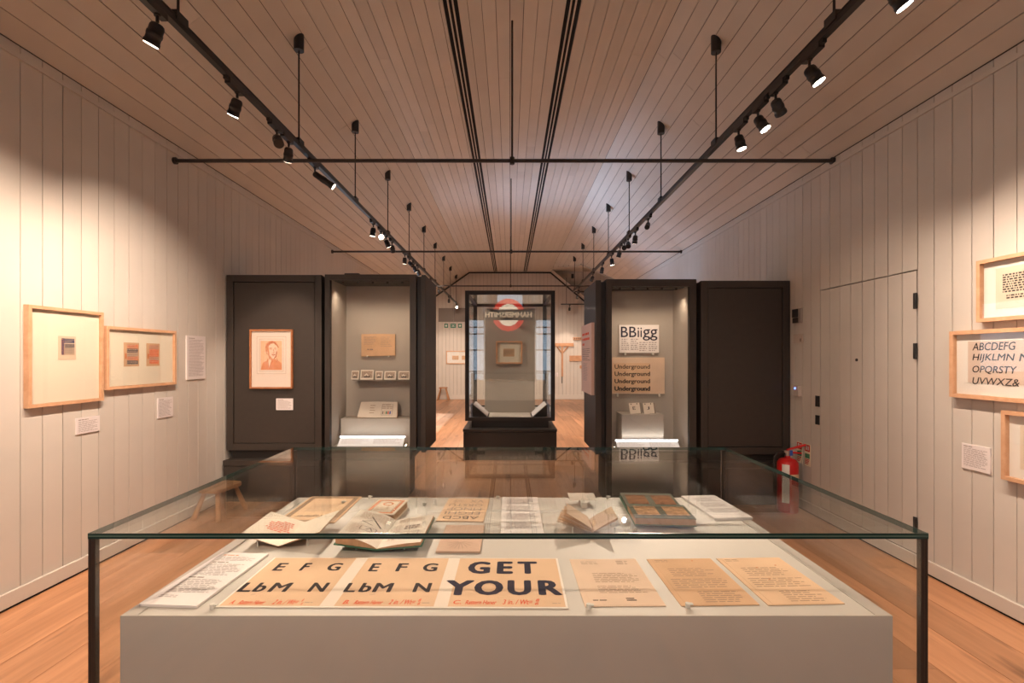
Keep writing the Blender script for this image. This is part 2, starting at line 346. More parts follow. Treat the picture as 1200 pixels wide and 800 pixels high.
def cboard(x0, x1, M, yend, flip=False, name='board'):
    cuts = [YB]; y = R.uniform(1.5, 5.5)
    while y < yend-1: cuts.append(y); y += R.uniform(4, 6)
    cuts.append(yend)
    for a, c in zip(cuts, cuts[1:]):
        g = R.uniform(.0018, .0032)
        o = MB().box(x0+g, x1-g, 0, c-a-.0012, R.uniform(0, .0008), .02, Matrix.Scale(-1, 4, (1, 0, 0)) if flip else None)
        o.build(name, CEILP, ceil, None).matrix_world = M @ Matrix.Translation((0, a, 0))
n = 24; p = 2*FX/n
for i in range(n):
    x0, x1 = -FX+i*p, -FX+(i+1)*p
    for s_ in SLOTS:      # boards stop either side of the linear vents
        if x0 < s_-.06 < x1: x1 = s_-.06
        elif x0 < s_+.06 < x1: x0 = s_+.06
        elif s_-.06 <= x0 and x1 <= s_+.06: x1 = x0
    if x1-x0 > .012: cboard(x0, x1, Matrix.Translation((0, 0, ZF)), YE)
n = 14
for i in range(n): cboard(LL*i/n, LL*(i+1)/n, ML, YE)
MRr = Matrix.Translation((WR, 0, ER)) @ Matrix.Rotation(SLR, 4, 'Y')
strip = MB()
for i in range(n):
    a0, a1 = LR*i/n, LR*(i+1)/n
    X = WR-math.cos(SLR)*(a0+a1)/2; ye = min(valley(X), 15.6)
    cboard(a0, a1, MRr, ye, True); strip.box(a0+.003, a1-.003, 16.05, YE, 0, .02, MR)
stuff(strip.build('boarding_past_the_valley', CEILP, ceil))
wing = MB(); prof = [11.4+.13*k for k in range(40)]
for a, c in zip(prof, prof[1:]):
    if c > YE: break
    za, zc = wingz(a), wingz(c)
    def vx(Y): return max(1.38, 1.45+(15.6-Y)*.53/2.8 if Y > 12.8 else 1.98+(12.8-Y)*.845/1.2)-.05
    xa, xc = vx(a), vx(c); d = Vector((0, c-a, zc-za)).normalized()*.003
    wing.add([(xa,a+d.y,za+d.z),(5.1,a+d.y,za+d.z),(5.1,c-d.y,zc-d.z),(xc,c-d.y,zc-d.z),(xa,a+d.y,za+.02),(5.1,a+d.y,za+.02),(5.1,c-d.y,zc+.02),(xc,c-d.y,zc+.02)],
             [(3,2,1,0),(4,5,6,7),(0,1,5,4),(1,2,6,5),(2,3,7,6),(3,0,4,7)])
stuff(wing.build('wing_boarding', CEILP, ceil))
b = MB().box(1.2, 5.2, 11.3, YE, ZF+.03, ZF+.08); b.build('roof_deck', GAP, ceil)
# black strip painted in for the shadow-gap line along the far gable
b = MB(); gy0, gy1 = YE-.03, YE-.002
b.box(-FX, FX, gy0, gy1, ZF-.05, ZF-.004)
b.box(0, LL, gy0, gy1, -.05, -.004, ML); b.box(0, LR, gy0, gy1, -.05, -.004, MR); struct(b.build('gable_shade_strip', BLACK))
# rear end of the gallery, behind the camera: glazed openings to the daylight
b = MB(); ya, yb = YB-.1, YB
b.box(-3.1, -1.75, ya, yb, 0, 4.5).box(1.75, 3.0, ya, yb, 0, 4.5).box(-.93, .93, ya, yb, 0, 3.25).box(-1.75, -.93, ya, yb, 2.9, 4.5).box(.93, 1.75, ya, yb, 2.9, 4.5)
b.box(-.93, -.52, ya, yb, 3.25, 4.5).box(.52, .93, ya, yb, 3.25, 4.5).box(-.52, .52, ya, yb, 3.9, 4.5); struct(b.build('wall_front', BOARDG))
for k, (x0, x1, z0, z1) in enumerate(((-1.75, -.93, .0, 2.9), (.93, 1.75, .0, 2.9), (-.52, .52, 3.25, 3.9))):
    w = MB().box(x0, x0+.05, ya, yb+.01, z0, z1).box(x1-.05, x1, ya, yb+.01, z0, z1).box(x0, x1, ya, yb+.01, z1-.06, z1).box(x0, x1, ya, yb+.01, z0, z0+.06)
    w = struct(w.build('window_%d' % (k+2), GREYF)); MB().box(x0+.05, x1-.05, ya+.04, ya+.048, z0+.06, z1-.06).build('pane', PANE, w)
    if k < 2:
        for z in (.9, 1.7, 2.3, 2.55): MB().box(x0, x1, ya+.02, yb, z, z+.05).build('glazing_bar', GREYF, w)
t = thing('roundel_sign', 'backlit red ring sign with a dark name bar, above the glazed end behind the viewer', 'sign', mk('front', (0, 0, 0)))
t.matrix_world = Matrix.Translation((-.05, YB+.16, 3.02)) @ Matrix.Rotation(math.pi/2, 4, 'X') @ Matrix.Rotation(math.pi, 4, 'Y')
def ring(r0, r1, z0, z1, n=48):
    m = MB()
    v = []
    for r, z in ((r0, z0), (r1, z0), (r1, z1), (r0, z1)): v += [(r*math.cos(2*math.pi*i/n), r*math.sin(2*math.pi*i/n), z) for i in range(n)]
    return m.add(v, [(k*n+i, k*n+(i+1) % n, ((k+1) % 4)*n+(i+1) % n, ((k+1) % 4)*n+i) for k in range(4) for i in range(n)])
MB().lathe([(.41, 0), (.41, .02)], 48).build('disc', SGNW, t); ring(.41, .60, 0, .05).build('ring', SGNR, t)
MB().box(-.93, .93, -.2, .2, .05, .08).build('name_bar', SGNB, t); glyphs('HAMMERSMITH', (-.85, -.09, .85, .1), SGNL, t, z=.082, bold=.008)

# ------------------------------------------------------------------ linear vents, tie rods
for s_, w_ in zip(SLOTS, ('left', 'right')):
    t = thing('linear_vent', 'long black triple-slot air vent in the flat ceiling, %s one of the two' % w_, 'air vent', (s_, 1.5, ZF), 'ceiling slot vents')
    MB().box(-.058, .058, -5, YE-1.7, .012, .02).build('backing', mat('vent_black', (.006, .005, .005), .9), t)
    for k in (-1, 1): MB().box(k*.02-.0065, k*.02+.0065, -5, YE-1.7, 0, .012).build('slat', CEILP, t)
for Y, Z, w_ in ((4.17, 3.18, 'nearest the viewer'), (7.86, 3.20, 'second from the viewer'), (11.6, 3.19, 'farthest, above the free-standing case')):
    t = thing('tie_rod', 'dark steel tie rod spanning the room wall to wall, %s' % w_, 'tie rod', (0, Y, Z), 'roof tie rods')
    MB().tube((WL, 0, 0), (WR, 0, 0), .016, 10).build('rod', RODM, t)
    for x, s_ in ((WL, 1), (WR, -1)): MB().tube((x, 0, 0), (x+s_*.02, 0, 0), .03).build('end_plate', RODM, t)
    MB().tube((.02, 0, 0), (.02, 0, ZF-Z), .009, 8).build('hanger_rod', RODM, t)
    MB().tube((.02, 0, -.03), (.02, 0, .03), .022, 8).build('clamp', RODM, t)

# ------------------------------------------------------------------ lighting tracks with hangers
TXL, TZ, TXR = -1.77, 3.24, 1.73
def slope_z(x): return ZF-(abs(x)-FX)*((ZF-EL)/(-FX-WL) if x < 0 else (ZF-ER)/(WR-FX)) if abs(x) > FX else ZF
def track(x, y0, y1, lab):
    t = thing('lighting_track', lab, 'lighting track', (x, 0, TZ))
    MB().box(-.018, .018, y0, y1, -.018, .018).box(-.022, .022, y0, y1, .018, .024).build('rail', BLACK, t)
    for k in range(-2, 10):
        y = 2.55+1.46*k
        if y < y0 or y > y1: continue
        zt = slope_z(x)-TZ
        MB().tube((0, y, .02), (0, y, zt), .007, 8).build('hanger', BLACK, t)
        MB().cbox(0, y, .028, .05, .09, .05).build('coupler', BLACK, t)
        k_ = .04*math.tan(SLL if x < 0 else SLR); sg = 1 if x < 0 else -1
        v = []; n = 14
        for i in range(n): v.append((.04*math.cos(2*math.pi*i/n), y+.04*math.sin(2*math.pi*i/n), zt-.11))
        for i in range(n): v.append((.04*math.cos(2*math.pi*i/n), y+.04*math.sin(2*math.pi*i/n), zt+sg*k_*math.cos(2*math.pi*i/n)))
        MB().add(v, [(i, (i+1) % n, n+(i+1) % n, n+i) for i in range(n)], None, True).add(v, [tuple(range(n-1, -1, -1)), tuple(range(n, 2*n))]).build('canopy', BLACK, t)
    return t
track(TXL, -3, 16, 'long black lighting track hung under the left ceiling slope')
track(TXR, -3, 13, 'long black lighting track hung under the right ceiling slope')
t = thing('cross_track', 'short black cross track joining the far end of the right lighting track', 'lighting track', (TXR, 13, TZ))
MB().box(0, 1.2, -.018, .018, -.018, .018).build('rail', BLACK, t)
t = thing('far_track', 'short black lighting track hung low before the end wall', 'lighting track', at(671, 356.3, 15.5))
MB().box(-.38, 1.2, -.018, .018, -.018, .018).build('rail', BLACK, t); MB().tube((-.2, 0, .02), (-.2, 0, .86), .008, 8).build('hanger', BLACK, t); MB().lathe([(.045, .84), (.045, .98)]).build('canopy', BLACK, t)

# ------------------------------------------------------------------ track spotlights: adapter, stem, housing (> lens), each with its own lamp
def adapter_bm(): return MB().box(-.017, .017, -.09, .07, -.052, -.018).box(-.012, .012, -.115, -.09, -.04, -.018)
_ad = adapter_bm().build('adapter', BLACK); ADM = _ad.data; bpy.data.objects.remove(_ad)
def hmesh(long):
    l, r = (.19, .030) if long else (.095, .036); m = MB()
    m.lathe([(r*.55, -.012), (r*.8, -.006), (r*.92, .006), (r*.92, l*.35), (r, l*.36), (r, l*.55), (r*.94, l*.56), (r*.94, l*.8), (r*1.03, l*.82), (r*1.03, l)], 18)
    o = m.build('h', BLACK); me = o.data; bpy.data.objects.remove(o); return me
def lmesh(long):
    l, r = (.19, .030) if long else (.095, .036)
    o = MB().lathe([(r*.9, l), (r*.9, l+.0025)], 18).build('l', LENS); me = o.data; bpy.data.objects.remove(o); return me
HM = {0: hmesh(0), 1: hmesh(1)}; LM = {0: lmesh(0), 1: lmesh(1)}
def spot(x, y, target, power, label, long=0, angle=40, lens=LENS, blend=.6, drop=.058, group='track spotlights', col=WARM, z=TZ):
    t = thing('track_spotlight', label, 'spotlight', (x, y, z), group)
    link('adapter', ADM, t)
    piv = Vector((0, .02, -.052-drop)); wp = Vector((x, y, z))+piv
    d = (Vector(target)-wp).normalized(); q = d.to_track_quat('Z', 'Y')
    MB().tube((0, .02, -.045), (0, .02, -.052-drop+.02), .008, 8).tube((0, .02, -.045), (0, .02, -.06), .016, 10).build('stem', BLACK, t)
    h = link('housing', HM[long], t, piv); h.rotation_mode = 'QUATERNION'; h.rotation_quaternion = q
    m = LM[long]
    if lens is not LENS: m = m.copy(); m.materials.clear(); m.materials.append(lens)
    link('lens', m, h)
    if power:
        ld = bpy.data.lights.new('lamp', 'SPOT'); ld.energy = power*K; ld.spot_size = math.radians(angle); ld.spot_blend = blend; ld.color = col; ld.shadow_soft_size = .018
        lo = bpy.data.objects.new('lamp', ld); COL.objects.link(lo); lo.parent = t
        lo.location = piv+d*((.19 if long else .095)+.02); lo.rotation_mode = 'QUATERNION'; lo.rotation_quaternion = d.to_track_quat('-Z', 'Y')
    return t
GL, GR = 'spotlights on the left track', 'spotlights on the right track'
def lx(px): return TXL*F/(px-CX)
def rx(px): return TXR*F/(px-CX)
spot(TXL, lx(181), (WL, 2.75, .85), 165, 'nearest black spotlight on the left track, turned to the left wall', 0, 95, blend=1, group=GL)
spot(TXL, lx(276), (WL, 3.75, .95), 165, 'second black spotlight on the left track, its lit lens facing the left wall', 0, 95, LENSB, 1, group=GL)
spot(TXL, lx(323), (-.35, 1.75, .87), 290, 'third black spotlight on the left track, tilted down toward the table case', 0, 56, LENSD, group=GL)
spot(TXL, lx(337), (-2.42, 4.88, 1.4), 135, 'fourth black spotlight on the left track, hanging just before the near tie rod', 0, 36, group=GL)
spot(TXL, lx(368), (.9, 5.0, 1.35), 40, 'long tubular black spotlight on the left track just past the near tie rod', 1, 22, group=GL)
for px, tg, pw, an, ln, lab in ((437, (-2.2, 6.5, .3), 200, 110, LENS, 'first of the five spotlights between long spotlight and second tie rod, left track'),
        (446, (-.15, 1.55, .87), 620, 36, LENSB, 'glaring spotlight on the left track with its starry lens facing the viewer'),
        (452, (-.6, 8.0, 0), 160, 100, LENS, 'spotlight on the left track half hidden behind the glaring one'),
        (459, (-1.5, 9.5, 0), 0, 40, LENSD, 'dark spotlight on the left track hanging straight down at the second tie rod'),
        (474, (-2.0, 8.6, 0), 200, 110, LENS, 'left-track spotlight just past the second tie rod with a lit lower lens'),
        (479.5, (-.05, 7.7, 1.45), 260, 26, LENSD, 'small dark left-track spotlight above the corner of the glazed cabinet'),
        (485, (-.6, 10.5, 0), 200, 110, LENS, 'small left-track spotlight, third past the second tie rod'),
        (489.5, (-1, 12.0, 0), 200, 110, LENS, 'small left-track spotlight, fourth past the second tie rod'),
        (505, (-1.6, YE, 1.2), 130, 60, LENS, 'far left-track spotlight beside the end panel of the glazed cabinet'),
        (514, (-1.9, YE, 1.1), 130, 60, LENSB, 'far left-track spotlight with a lit lens, before the sloping gable line'),
        (526, (-2.1, YE, .8), 150, 60, LENS, 'far left-track spotlight over the grey wall hatch'),
        (535, (-.3, 8.2, 1.4), 60, 30, LENSB, 'last left-track spotlight, star-bright beside the free-standing case')):
    spot(TXL, lx(px), tg, pw, lab, 0, an, ln, group=GL)
spot(TXR, rx(1050), (WR, 2.0, 1.4), 150, 'nearest right-track spotlight, cut by the top edge of the picture', 0, 72, LENSB, 1, group=GR)
spot(TXR, rx(951), (WR, 2.4, 1.2), 130, 'big right-track spotlight with a glaring lens turned to the right wall', 0, 72, LENSB, 1, group=GR)
spot(TXR, rx(911), (WR, 3.9, 2.1), 0, 'unlit right-track spotlight pointing away at the right wall', 0, 40, LENSD, group=GR)
spot(TXR, rx(890), (WR, 2.75, .9), 40, 'lit right-track spotlight between the unlit one and the smallest of the near four', 0, 70, LENSB, group=GR)
spot(TXR, rx(867), (2.4, 3.3, 0), 22, 'right-track spotlight nearest the first tie rod, lens facing right', 0, 110, LENS, group=GR)
for px, tg, pw, an, ln, lg, lab in ((760, (.1, 1.55, .87), 880, 34, LENSD, 1, 'long tubular black spotlight on the right track slanting toward the table case'),
        (745, (1.9, 8.6, 0), 200, 110, LENS, 0, 'right-track spotlight just past the long tubular one'),
        (736.5, (1.3, 4.8, 1.2), 0, 40, LENSD, 0, 'dark right-track spotlight hanging straight down, largest of a trio'),
        (732, (.3, 1.6, .87), 480, 36, LENSD, 0, 'middle one of the trio of dark right-track spotlights'),
        (727, (1, 8.5, 0), 0, 60, LENSD, 0, 'dark right-track spotlight at the second tie rod'),
        (717, (2.3, 9, .3), 200, 110, LENSB, 0, 'right-track spotlight with a bright lens just under the second tie rod'),
        (706, (1.6, 11.5, 0), 200, 110, LENS, 0, 'small right-track spotlight, second past the second tie rod'),
        (695, (.5, 13, 0), 200, 100, LENSD, 0, 'small dark right-track spotlight above the end panel'),
        (678, (2.0, YE, 1.1), 140, 60, LENSB, 0, 'right-track spotlight with a lit lens at the far corner joint')):
    spot(TXR, rx(px), tg, pw, lab, lg, an, ln, group=GR)
spot(TXR+.12, 13, (1.5, YE, .9), 140, 'small spotlight just under the far corner joint of the tracks', 0, 60, LENSB, group='far spotlights')
p = at(664, 356.3, 15.5); spot(p.x+.1, p.y, (1.9, YE, 1.2), 60, 'small spotlight under the short low track before the end wall', 0, 60, LENSD, group='far spotlights', z=p.z)
# two added, unseen pairs over the viewer's head brighten the near end and the table
for x, y, tg, pw, an in ((TXL, 1.2, (-2.3, 3.2, 0), 190, 100), (TXR, .9, (2.4, 2.4, 0), 100, 90), (TXL, -.6, (-.5, 1.4, .7), 190, 100), (TXR, -.6, (.1, 1.4, .7), 80, 70)):
    spot(x, y, tg, pw, 'added unseen spotlight on the %s track above the viewer, aimed at %s' % ('left' if x < 0 else 'right', 'the table' if y < 0 else 'the floor'), 0, an, group=GL if x < 0 else GR)

# ------------------------------------------------------------------ dark display cabinets
YCL, YCR = 4.9, 4.8
def px3(px, py, Y): p = at(px, py, Y); return p.x, p.z
def panel_cabinet(lab, Y, x0, x1, ztop, zbot, zb, xb0, xb1, dep=.6):
    t = thing('panel_cabinet', lab, 'cabinet', ((x0+x1)/2, Y, 0)); w = (x1-x0)/2
    f = .07
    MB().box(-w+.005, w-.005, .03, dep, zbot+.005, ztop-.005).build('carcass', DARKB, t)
    b = MB().box(-w, -w+f, 0, .045, zbot, ztop).box(w-f, w, 0, .045, zbot, ztop).box(-w+f, w-f, 0, .045, ztop-f, ztop).box(-w+f, w-f, 0, .045, zbot, zbot+f); b.build('frame', DARK, t, bevel=.003)
    MB().box(-w+f+.006, w-f-.006, .008, .04, zbot+f+.006, ztop-f-.006).build('door', DARK, t, bevel=.002)
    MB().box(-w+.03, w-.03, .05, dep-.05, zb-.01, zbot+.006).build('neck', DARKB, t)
    c = (x0+x1)/2; MB().box(xb0-c, xb1-c, -.05, dep, 0, zb-.06).box(xb0-c, xb1-c, -.06, dep, zb-.055, zb).build('base', DARK, t, bevel=.003)
    return t
panel_cabinet('dark bronze cabinet with blank door carrying the red portrait, left corner', YCL, WL+.022, -1.93, 2.31, .511, .42, WL+.022, -1.93)
panel_cabinet('plain dark cabinet with blank closed door beside the fire extinguisher', YCR, (821.5-CX)*YCR/F, WR-.01, 2.235, .49, .42, (821.5-CX)*YCR/F, WR-.022)
def glazed_cabinet(lab, Y, x0, x1, g0, g1, ztop, gtop, zbot, zb, dep, side):
    """side=-1: the gap and end panel lie on the right (left cabinet); xs in metres"""
    c = (x0+x1)/2; t = thing('glazed_cabinet', lab, 'display cabinet', (c, Y, 0), 'tall glazed wall cabinets')
    a, b_ = x0-c, x1-c; h0, h1 = g0-c, g1-c; fb = zbot+.03
    b = MB().box(a, h0, 0, .05, zbot, ztop).box(h1, b_, 0, .05, zbot, ztop).box(h0, h1, 0, .05, gtop, ztop).box(h0, h1, 0, .05, zbot, fb); b.build('frame', DARK, t)
    MB().box(h0, h1, .018, .024, fb, gtop).build('glass_door', PANE, t)
    ib = dep
    MB().box(h0, h1, ib, ib+.02, fb, ztop-.05).build('back_panel', CASEP, t)
    MB().box(h0-.02, h0, .05, ib, fb, ztop-.05).build('side_panel', CASEP, t); MB().box(h1, h1+.02, .05, ib, fb, ztop-.05).build('side_panel', CASEP, t)
    MB().box(h0, h1, .05, ib, zbot+.01, fb).build('inner_floor', CASEP, t)
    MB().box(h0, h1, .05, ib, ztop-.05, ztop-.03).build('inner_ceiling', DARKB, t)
    MB().box(h0+.03, h1-.03, .055, .16, gtop-.005, gtop+.03).build('light_bar', DARKB, t)
    MB().box(a, b_, .05, ib+.06, ztop-.03, ztop).box(a, h0-.02, .05, ib+.06, zbot, ztop).box(h1+.02, b_, .05, ib+.06, zbot, ztop).box(a, b_, ib+.02, ib+.06, zbot, ztop).box(a, b_, .05, ib+.06, zbot, zbot+.01).build('carcass', DARK, t)
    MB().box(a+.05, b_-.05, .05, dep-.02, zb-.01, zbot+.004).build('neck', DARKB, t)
    MB().box(a, b_-(.1 if side < 0 else 0)+0, -.05, dep-.05, 0, zb).build('base', DARK, t, bevel=.003)
    for k in range(5):
        xx = h0+.1+(h1-h0-.2)*k/4
        MB().lathe([(.013, 0), (.013, .02)], 12).build('downlight', DARKB, t, (xx, .1, gtop-.024))
        if k in (0, 2, 4):
            ld = bpy.data.lights.new('lamp', 'SPOT'); ld.energy = 9*K; ld.spot_size = math.radians(110); ld.spot_blend = 1; ld.color = (1, .76, .56); ld.shadow_soft_size = .015
            lo = bpy.data.objects.new('lamp', ld); COL.objects.link(lo); lo.parent = t; lo.location = (xx, .1, gtop-.03); lo.rotation_euler = (math.radians(22), 0, 0)
    return t, c, fb
def end_panel(lab, Y, x0, x1, xg, ztop, zbot, yb, side):
    t = thing('end_panel', lab, 'cabinet panel', ((x0+x1)/2, Y, zbot)); w = (x1-x0)/2; h = ztop-zbot
    MB().box(-w, w, 0, yb-Y, 0, h).build('slab', DARK, t, bevel=.003)
    g = xg-(x0+x1)/2
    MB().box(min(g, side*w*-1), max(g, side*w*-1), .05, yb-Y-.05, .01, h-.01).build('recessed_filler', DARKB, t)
    return t
lB, cB, fbB = glazed_cabinet('tall glazed cabinet left of the passage, with notebooks and small photographs', YCL, -1.898, -.962, -1.846, -1.026, 2.315, 2.26, .511, .42, .49, -1)
end_panel('dark end panel closing the left glazed cabinet at the passage', YCL, -.909, -.8645, -.962, 2.31, .49, 5.6, 1)
gx = lambda px: (px-CX)*YCR/F
lD, cD, fbD = glazed_cabinet('tall glazed cabinet right of the passage, with lettering posters', YCR, gx(710.5), gx(816), gx(717), gx(808), 2.25, 2.18, .49, .42, .48, 1)
end_panel('dark end panel closing the right glazed cabinet, carrying a text panel', YCR, gx(698), gx(704.5), gx(710.5), 2.24, .49, 5.55, -1)
def text_lines(parent, x0, x1, y0, y1, lh, z, m=TEXTG, seed=1, fill=.5, name='printed_text', ws=1.0, ragged=True):
    return MB().words(x0, x1, y0, y1, lh, z, seed, fill, ragged, ws).build(name, m, parent)
def light_rail(lab, Y, pxs, yt, yb_, fb, seed):
    x0, x1 = (pxs[0]-CX)*(Y+.1)/F, (pxs[1]-CX)*(Y+.1)/F; c = (x0+x1)/2; w = (x1-x0)/2
    t = thing('lit_label_rail', lab, 'label rail', (c, Y+.06, fb), 'glowing label rails')
    M = Matrix.Rotation(math.radians(38), 4, 'X'); L_ = .13
    MB().box(-w+.035, w-.035, 0, .012*0+L_, 0, .006, M).build('label_panel', LIGHTP, t)
    o = MB().words(-w+.06, -.03, .03, L_-.03, .012, .0065, seed, .45).words(.02, w-.06, .03, L_-.03, .012, .0065, seed+1, .45).build('printed_text', mat('faint_grey_print', (.55, .52, .5), .7, emit=(1, .97, .95), estr=.12), t); o.matrix_basis = M  # print glows along with its panel
    MB().box(-w+.03, w-.03, L_-.012, L_, .007, .016, M).build('led_strip', LEDW, t)
    hy, hz = L_*math.cos(math.radians(38)), L_*math.sin(math.radians(38))
    for s_ in (-1, 1):
        v = [(s_*(w-.03), 0, 0), (s_*(w-.03), hy+.02, 0), (s_*(w-.03), hy+.01, hz+.012), (s_*(w), 0, 0), (s_*(w), hy+.02, 0), (s_*(w), hy+.01, hz+.012)]
        MB().add(v, [(0, 1, 2), (5, 4, 3), (0, 3, 4, 1), (1, 4, 5, 2), (2, 5, 3, 0)]).build('acrylic_cheek', PANE, t)
    ld = bpy.data.lights.new('lamp', 'AREA'); ld.shape = 'RECTANGLE'; ld.size = 2*w-.1; ld.size_y = .01; ld.energy = .35*K; ld.color = (1, .93, .85)
    lo = bpy.data.objects.new('lamp', ld); COL.objects.link(lo); lo.parent = t; lo.location = (0, hy+.0, hz+.03); lo.rotation_euler = (math.radians(160), 0, 0)
light_rail('glowing white label rail at the foot of the left glazed cabinet', YCL, (393, 477), 0, 0, fbB, 3)
light_rail('glowing white label rail at the foot of the right glazed cabinet', YCR, (719, 800), 0, 0, fbD, 5)

# ------------------------------------------------------------------ pictures and labels
def rect_frame(w, h, fw, d, back=.004):
    W2, H2 = w/2, h/2; b = MB(); p = [(-W2,-H2),(W2,-H2),(W2,H2),(-W2,H2)]; q = [(-W2+fw,-H2+fw),(W2-fw,-H2+fw),(W2-fw,H2-fw),(-W2+fw,H2-fw)]
    v = [(x,y,0) for x,y in p]+[(x,y,d) for x,y in p]+[(x,y,d) for x,y in q]+[(x,y,0) for x,y in q]; f = []
    for i in range(4):
        j = (i+1) % 4; f += [(i,j,4+j,4+i),(4+i,4+j,8+j,8+i),(8+i,8+j,12+j,12+i),(12+i,12+j,j,i)]
    return b.add(v, f)
def picture(name, lab, Fl, fw=.022, d=.035, fm=None, mm=None, group=None, lift=0):
    M = Fl.M @ Matrix.Translation((0, 0, lift))
    t = thing(name, lab, 'picture', M, group)
    rect_frame(Fl.w, Fl.h, fw, d).build('frame', fm or FRAMEW, t)
    MB().box(-Fl.w/2+fw, Fl.w/2-fw, -Fl.h/2+fw, Fl.h/2-fw, .002, .014).build('mount', mm or MATB, t)
    MB().box(-Fl.w/2+fw, Fl.w/2-fw, -Fl.h/2+fw, Fl.h/2-fw, d-.010, d-.0075).build('glazing', PANE, t)
    return t
def card(name, lab, Fl, thick=.006, m=None, lift=0, cat='label', group=None, margin=.12, lh=None, seed=1, tm=None, head=True):
    t = thing(name, lab, cat, Fl.M @ Matrix.Translation((0, 0, lift)), group); W2, H2 = Fl.w/2, Fl.h/2
    MB().box(-W2, W2, -H2, H2, 0, thick).build('card', m or LABEL, t)
    mx = Fl.w*margin; lh = lh or Fl.h/14
    text_lines(t, -W2+mx, W2-mx, -H2+mx*.8, H2-mx*.8-(lh*1.4 if head else 0), lh, thick+.0006, tm or TEXTG, seed, .42)
    if head: text_lines(t, -W2+mx, -W2+Fl.w*.5, H2-mx*.8-lh, H2-mx*.8, lh*.9, thick+.0006, INKG, seed+9, .6, 'printed_heading')
    return t
def sub(Fl, tl, br):
    (x0, y1), (x1, y0) = Fl.loc(*tl), Fl.loc(*br); return min(x0, x1), min(y0, y1), max(x0, x1), max(y0, y1)
zM = .0146
# left wall
A = Flat('left', WL+.015, ((30, 357), (119, 365.7), (119, 469.5), (30.5, 478)), 0)
t = picture('framed_manuscript_leaf', 'larger pale-framed cream picture on the left wall with one tiny dark manuscript leaf', A, .021, .032, lift=-.015)
x0, y0, x1, y1 = sub(A, (68.3, 393.3), (89, 421)); 
MB().box(x0, x1, y0, y1, zM, zM+.001).build('leaf', PAPER2, t)
b = MB().use(MANUT).box(x0+.03, x1-.012, y0+.03, y1-.05, zM+.001, zM+.0014).use(MANUB).box(x0+.022, x1-.012, y1-.045, y1-.015, zM+.001, zM+.0015).box(x0+.02, x0+.04, y0+.03, y1-.02, zM+.001, zM+.0016).use(MANU).box(x0+.045, x1-.012, y1-.075, y1-.05, zM+.001, zM+.0017); b.build('manuscript_print', None, t)
text_lines(t, x0+.045, x1-.014, y0+.032, y1-.05, .0085, zM+.0022, INKG, 17, .45, 'fine_script', .5); text_lines(t, x0+.045, x1-.014, y1-.044, y1-.016, .007, zM+.0022, MANUT, 18, .4, 'fine_script', .6); text_lines(t, x0+.021, x0+.041, y0+.03, y1-.02, .012, zM+.0022, ORANGE, 19, .35, 'red_initials', .3)
B = Flat('left', WL+.015, ((122.5, 382), (204.5, 387.5), (204.5, 450), (122.5, 457)), 0)
t = picture('framed_pair_of_leaves', 'wide pale-framed cream picture on the left wall with two small red and brown leaves', B, .021, .032, lift=-.015)
for k, (tl, br) in enumerate((((145, 401), (163, 429)), ((171.5, 402), (187, 428.5)))):
    x0, y0, x1, y1 = sub(B, tl, br); MB().box(x0, x1, y0, y1, zM, zM+.001).build('leaf', PAPER3, t)
    b = MB()
    for r in range(5):
        ya = y0+.015+(y1-y0-.03)*r/5; yb_ = y0+.015+(y1-y0-.03)*(r+1)/5
        b.use((MANU, ORANGEL, MANUT, MANU, ORANGEL)[r] if k == 0 else (ORANGEL, MANUT, ORANGEL, ORANGEL, MANUT)[r]).box(x0+.03, x1-.012, ya, yb_, zM+.001, zM+.0014)
    text_lines(t, x0+.031, x1-.013, y0+.016, y1-.016, .0075, zM+.0022, (INKG, REDI)[k], 20+k, .35, 'fine_script', .5); text_lines(t, x0+.031, x1-.013, y0+.016, y1-.02, .016, zM+.0024, PAPER2, 23+k, .2, 'fine_script', .4)
    b.use(ORANGE).box(x0+.012, x0+.026, y0+.06, y0+.10, zM+.001, zM+.0015); b.build('manuscript_print', None, t)
C_ = Flat('left', WL+.004, ((218, 393), (240, 394), (239.5, 443.7), (218, 444.3)), 0)
card('text_panel', 'tall white text panel on the left wall next to the dark cabinet', C_, .012, LABEL, -.004, 'text panel', None, .1, .011, 11)
card('wall_label', 'small white label under the larger cream picture on the left wall', Flat('left', WL+.002, ((88.5, 490), (116, 486.7), (116, 504.5), (88.5, 508.8)), 0), .008, LABEL, -.002, 'label', None, .08, .0095, 12)
card('wall_label', 'small white label under the picture with two leaves, left wall', Flat('left', WL+.002, ((184.2, 466.8), (202, 464.3), (202, 487.5), (184.2, 490)), 0), .008, LABEL, -.002, 'label', None, .08, .0095, 13)
# right wall
D_ = Flat('right', WR-.015, ((1151.5, 306), (1290, 278), (1290, 374.5), (1151.8, 377.8)), 0)
D_.w = .56; D_.M = D_.M @ Matrix.Translation((-(D_.w/2)-D_.loc(1151.5, 340)[0]-D_.w/2*0+0, 0, 0))
yl = WR*F/(1151.5-CX); D_.o = Vector((WR-.015, yl-.28, (HC+(CY-306)*yl/F+HC+(CY-377.7)*yl/F)/2)); D_.h = (377.7-306)*yl/F; D_.M = mk('right', D_.o); D_.I = D_.M.inverted()
t = picture('framed_text_print', 'pale-framed print with a block of black script, upper picture on the right wall', D_, .022, .04, mm=MATW, lift=-.015)
x0, y0, x1, y1 = sub(D_, (1167, 317), (1200, 359)); x1 = -x0+.0
MB().box(x0, .225, y0, y1+.01, zM, zM+.001).build('sheet', PAPER4, t)
text_lines(t, x0+.04, .19, y0+.09, y1-.03, .0135, zM+.0016, INK, 21, .62, 'lettered_block', .45, False)
text_lines(t, x0+.06, .12, y0+.045, y0+.075, .0135, zM+.0016, INK, 22, .6, 'lettered_line', .45)
yl = WR*F/(1119.6-CX); h_ = (464.7-388.2)*yl/F
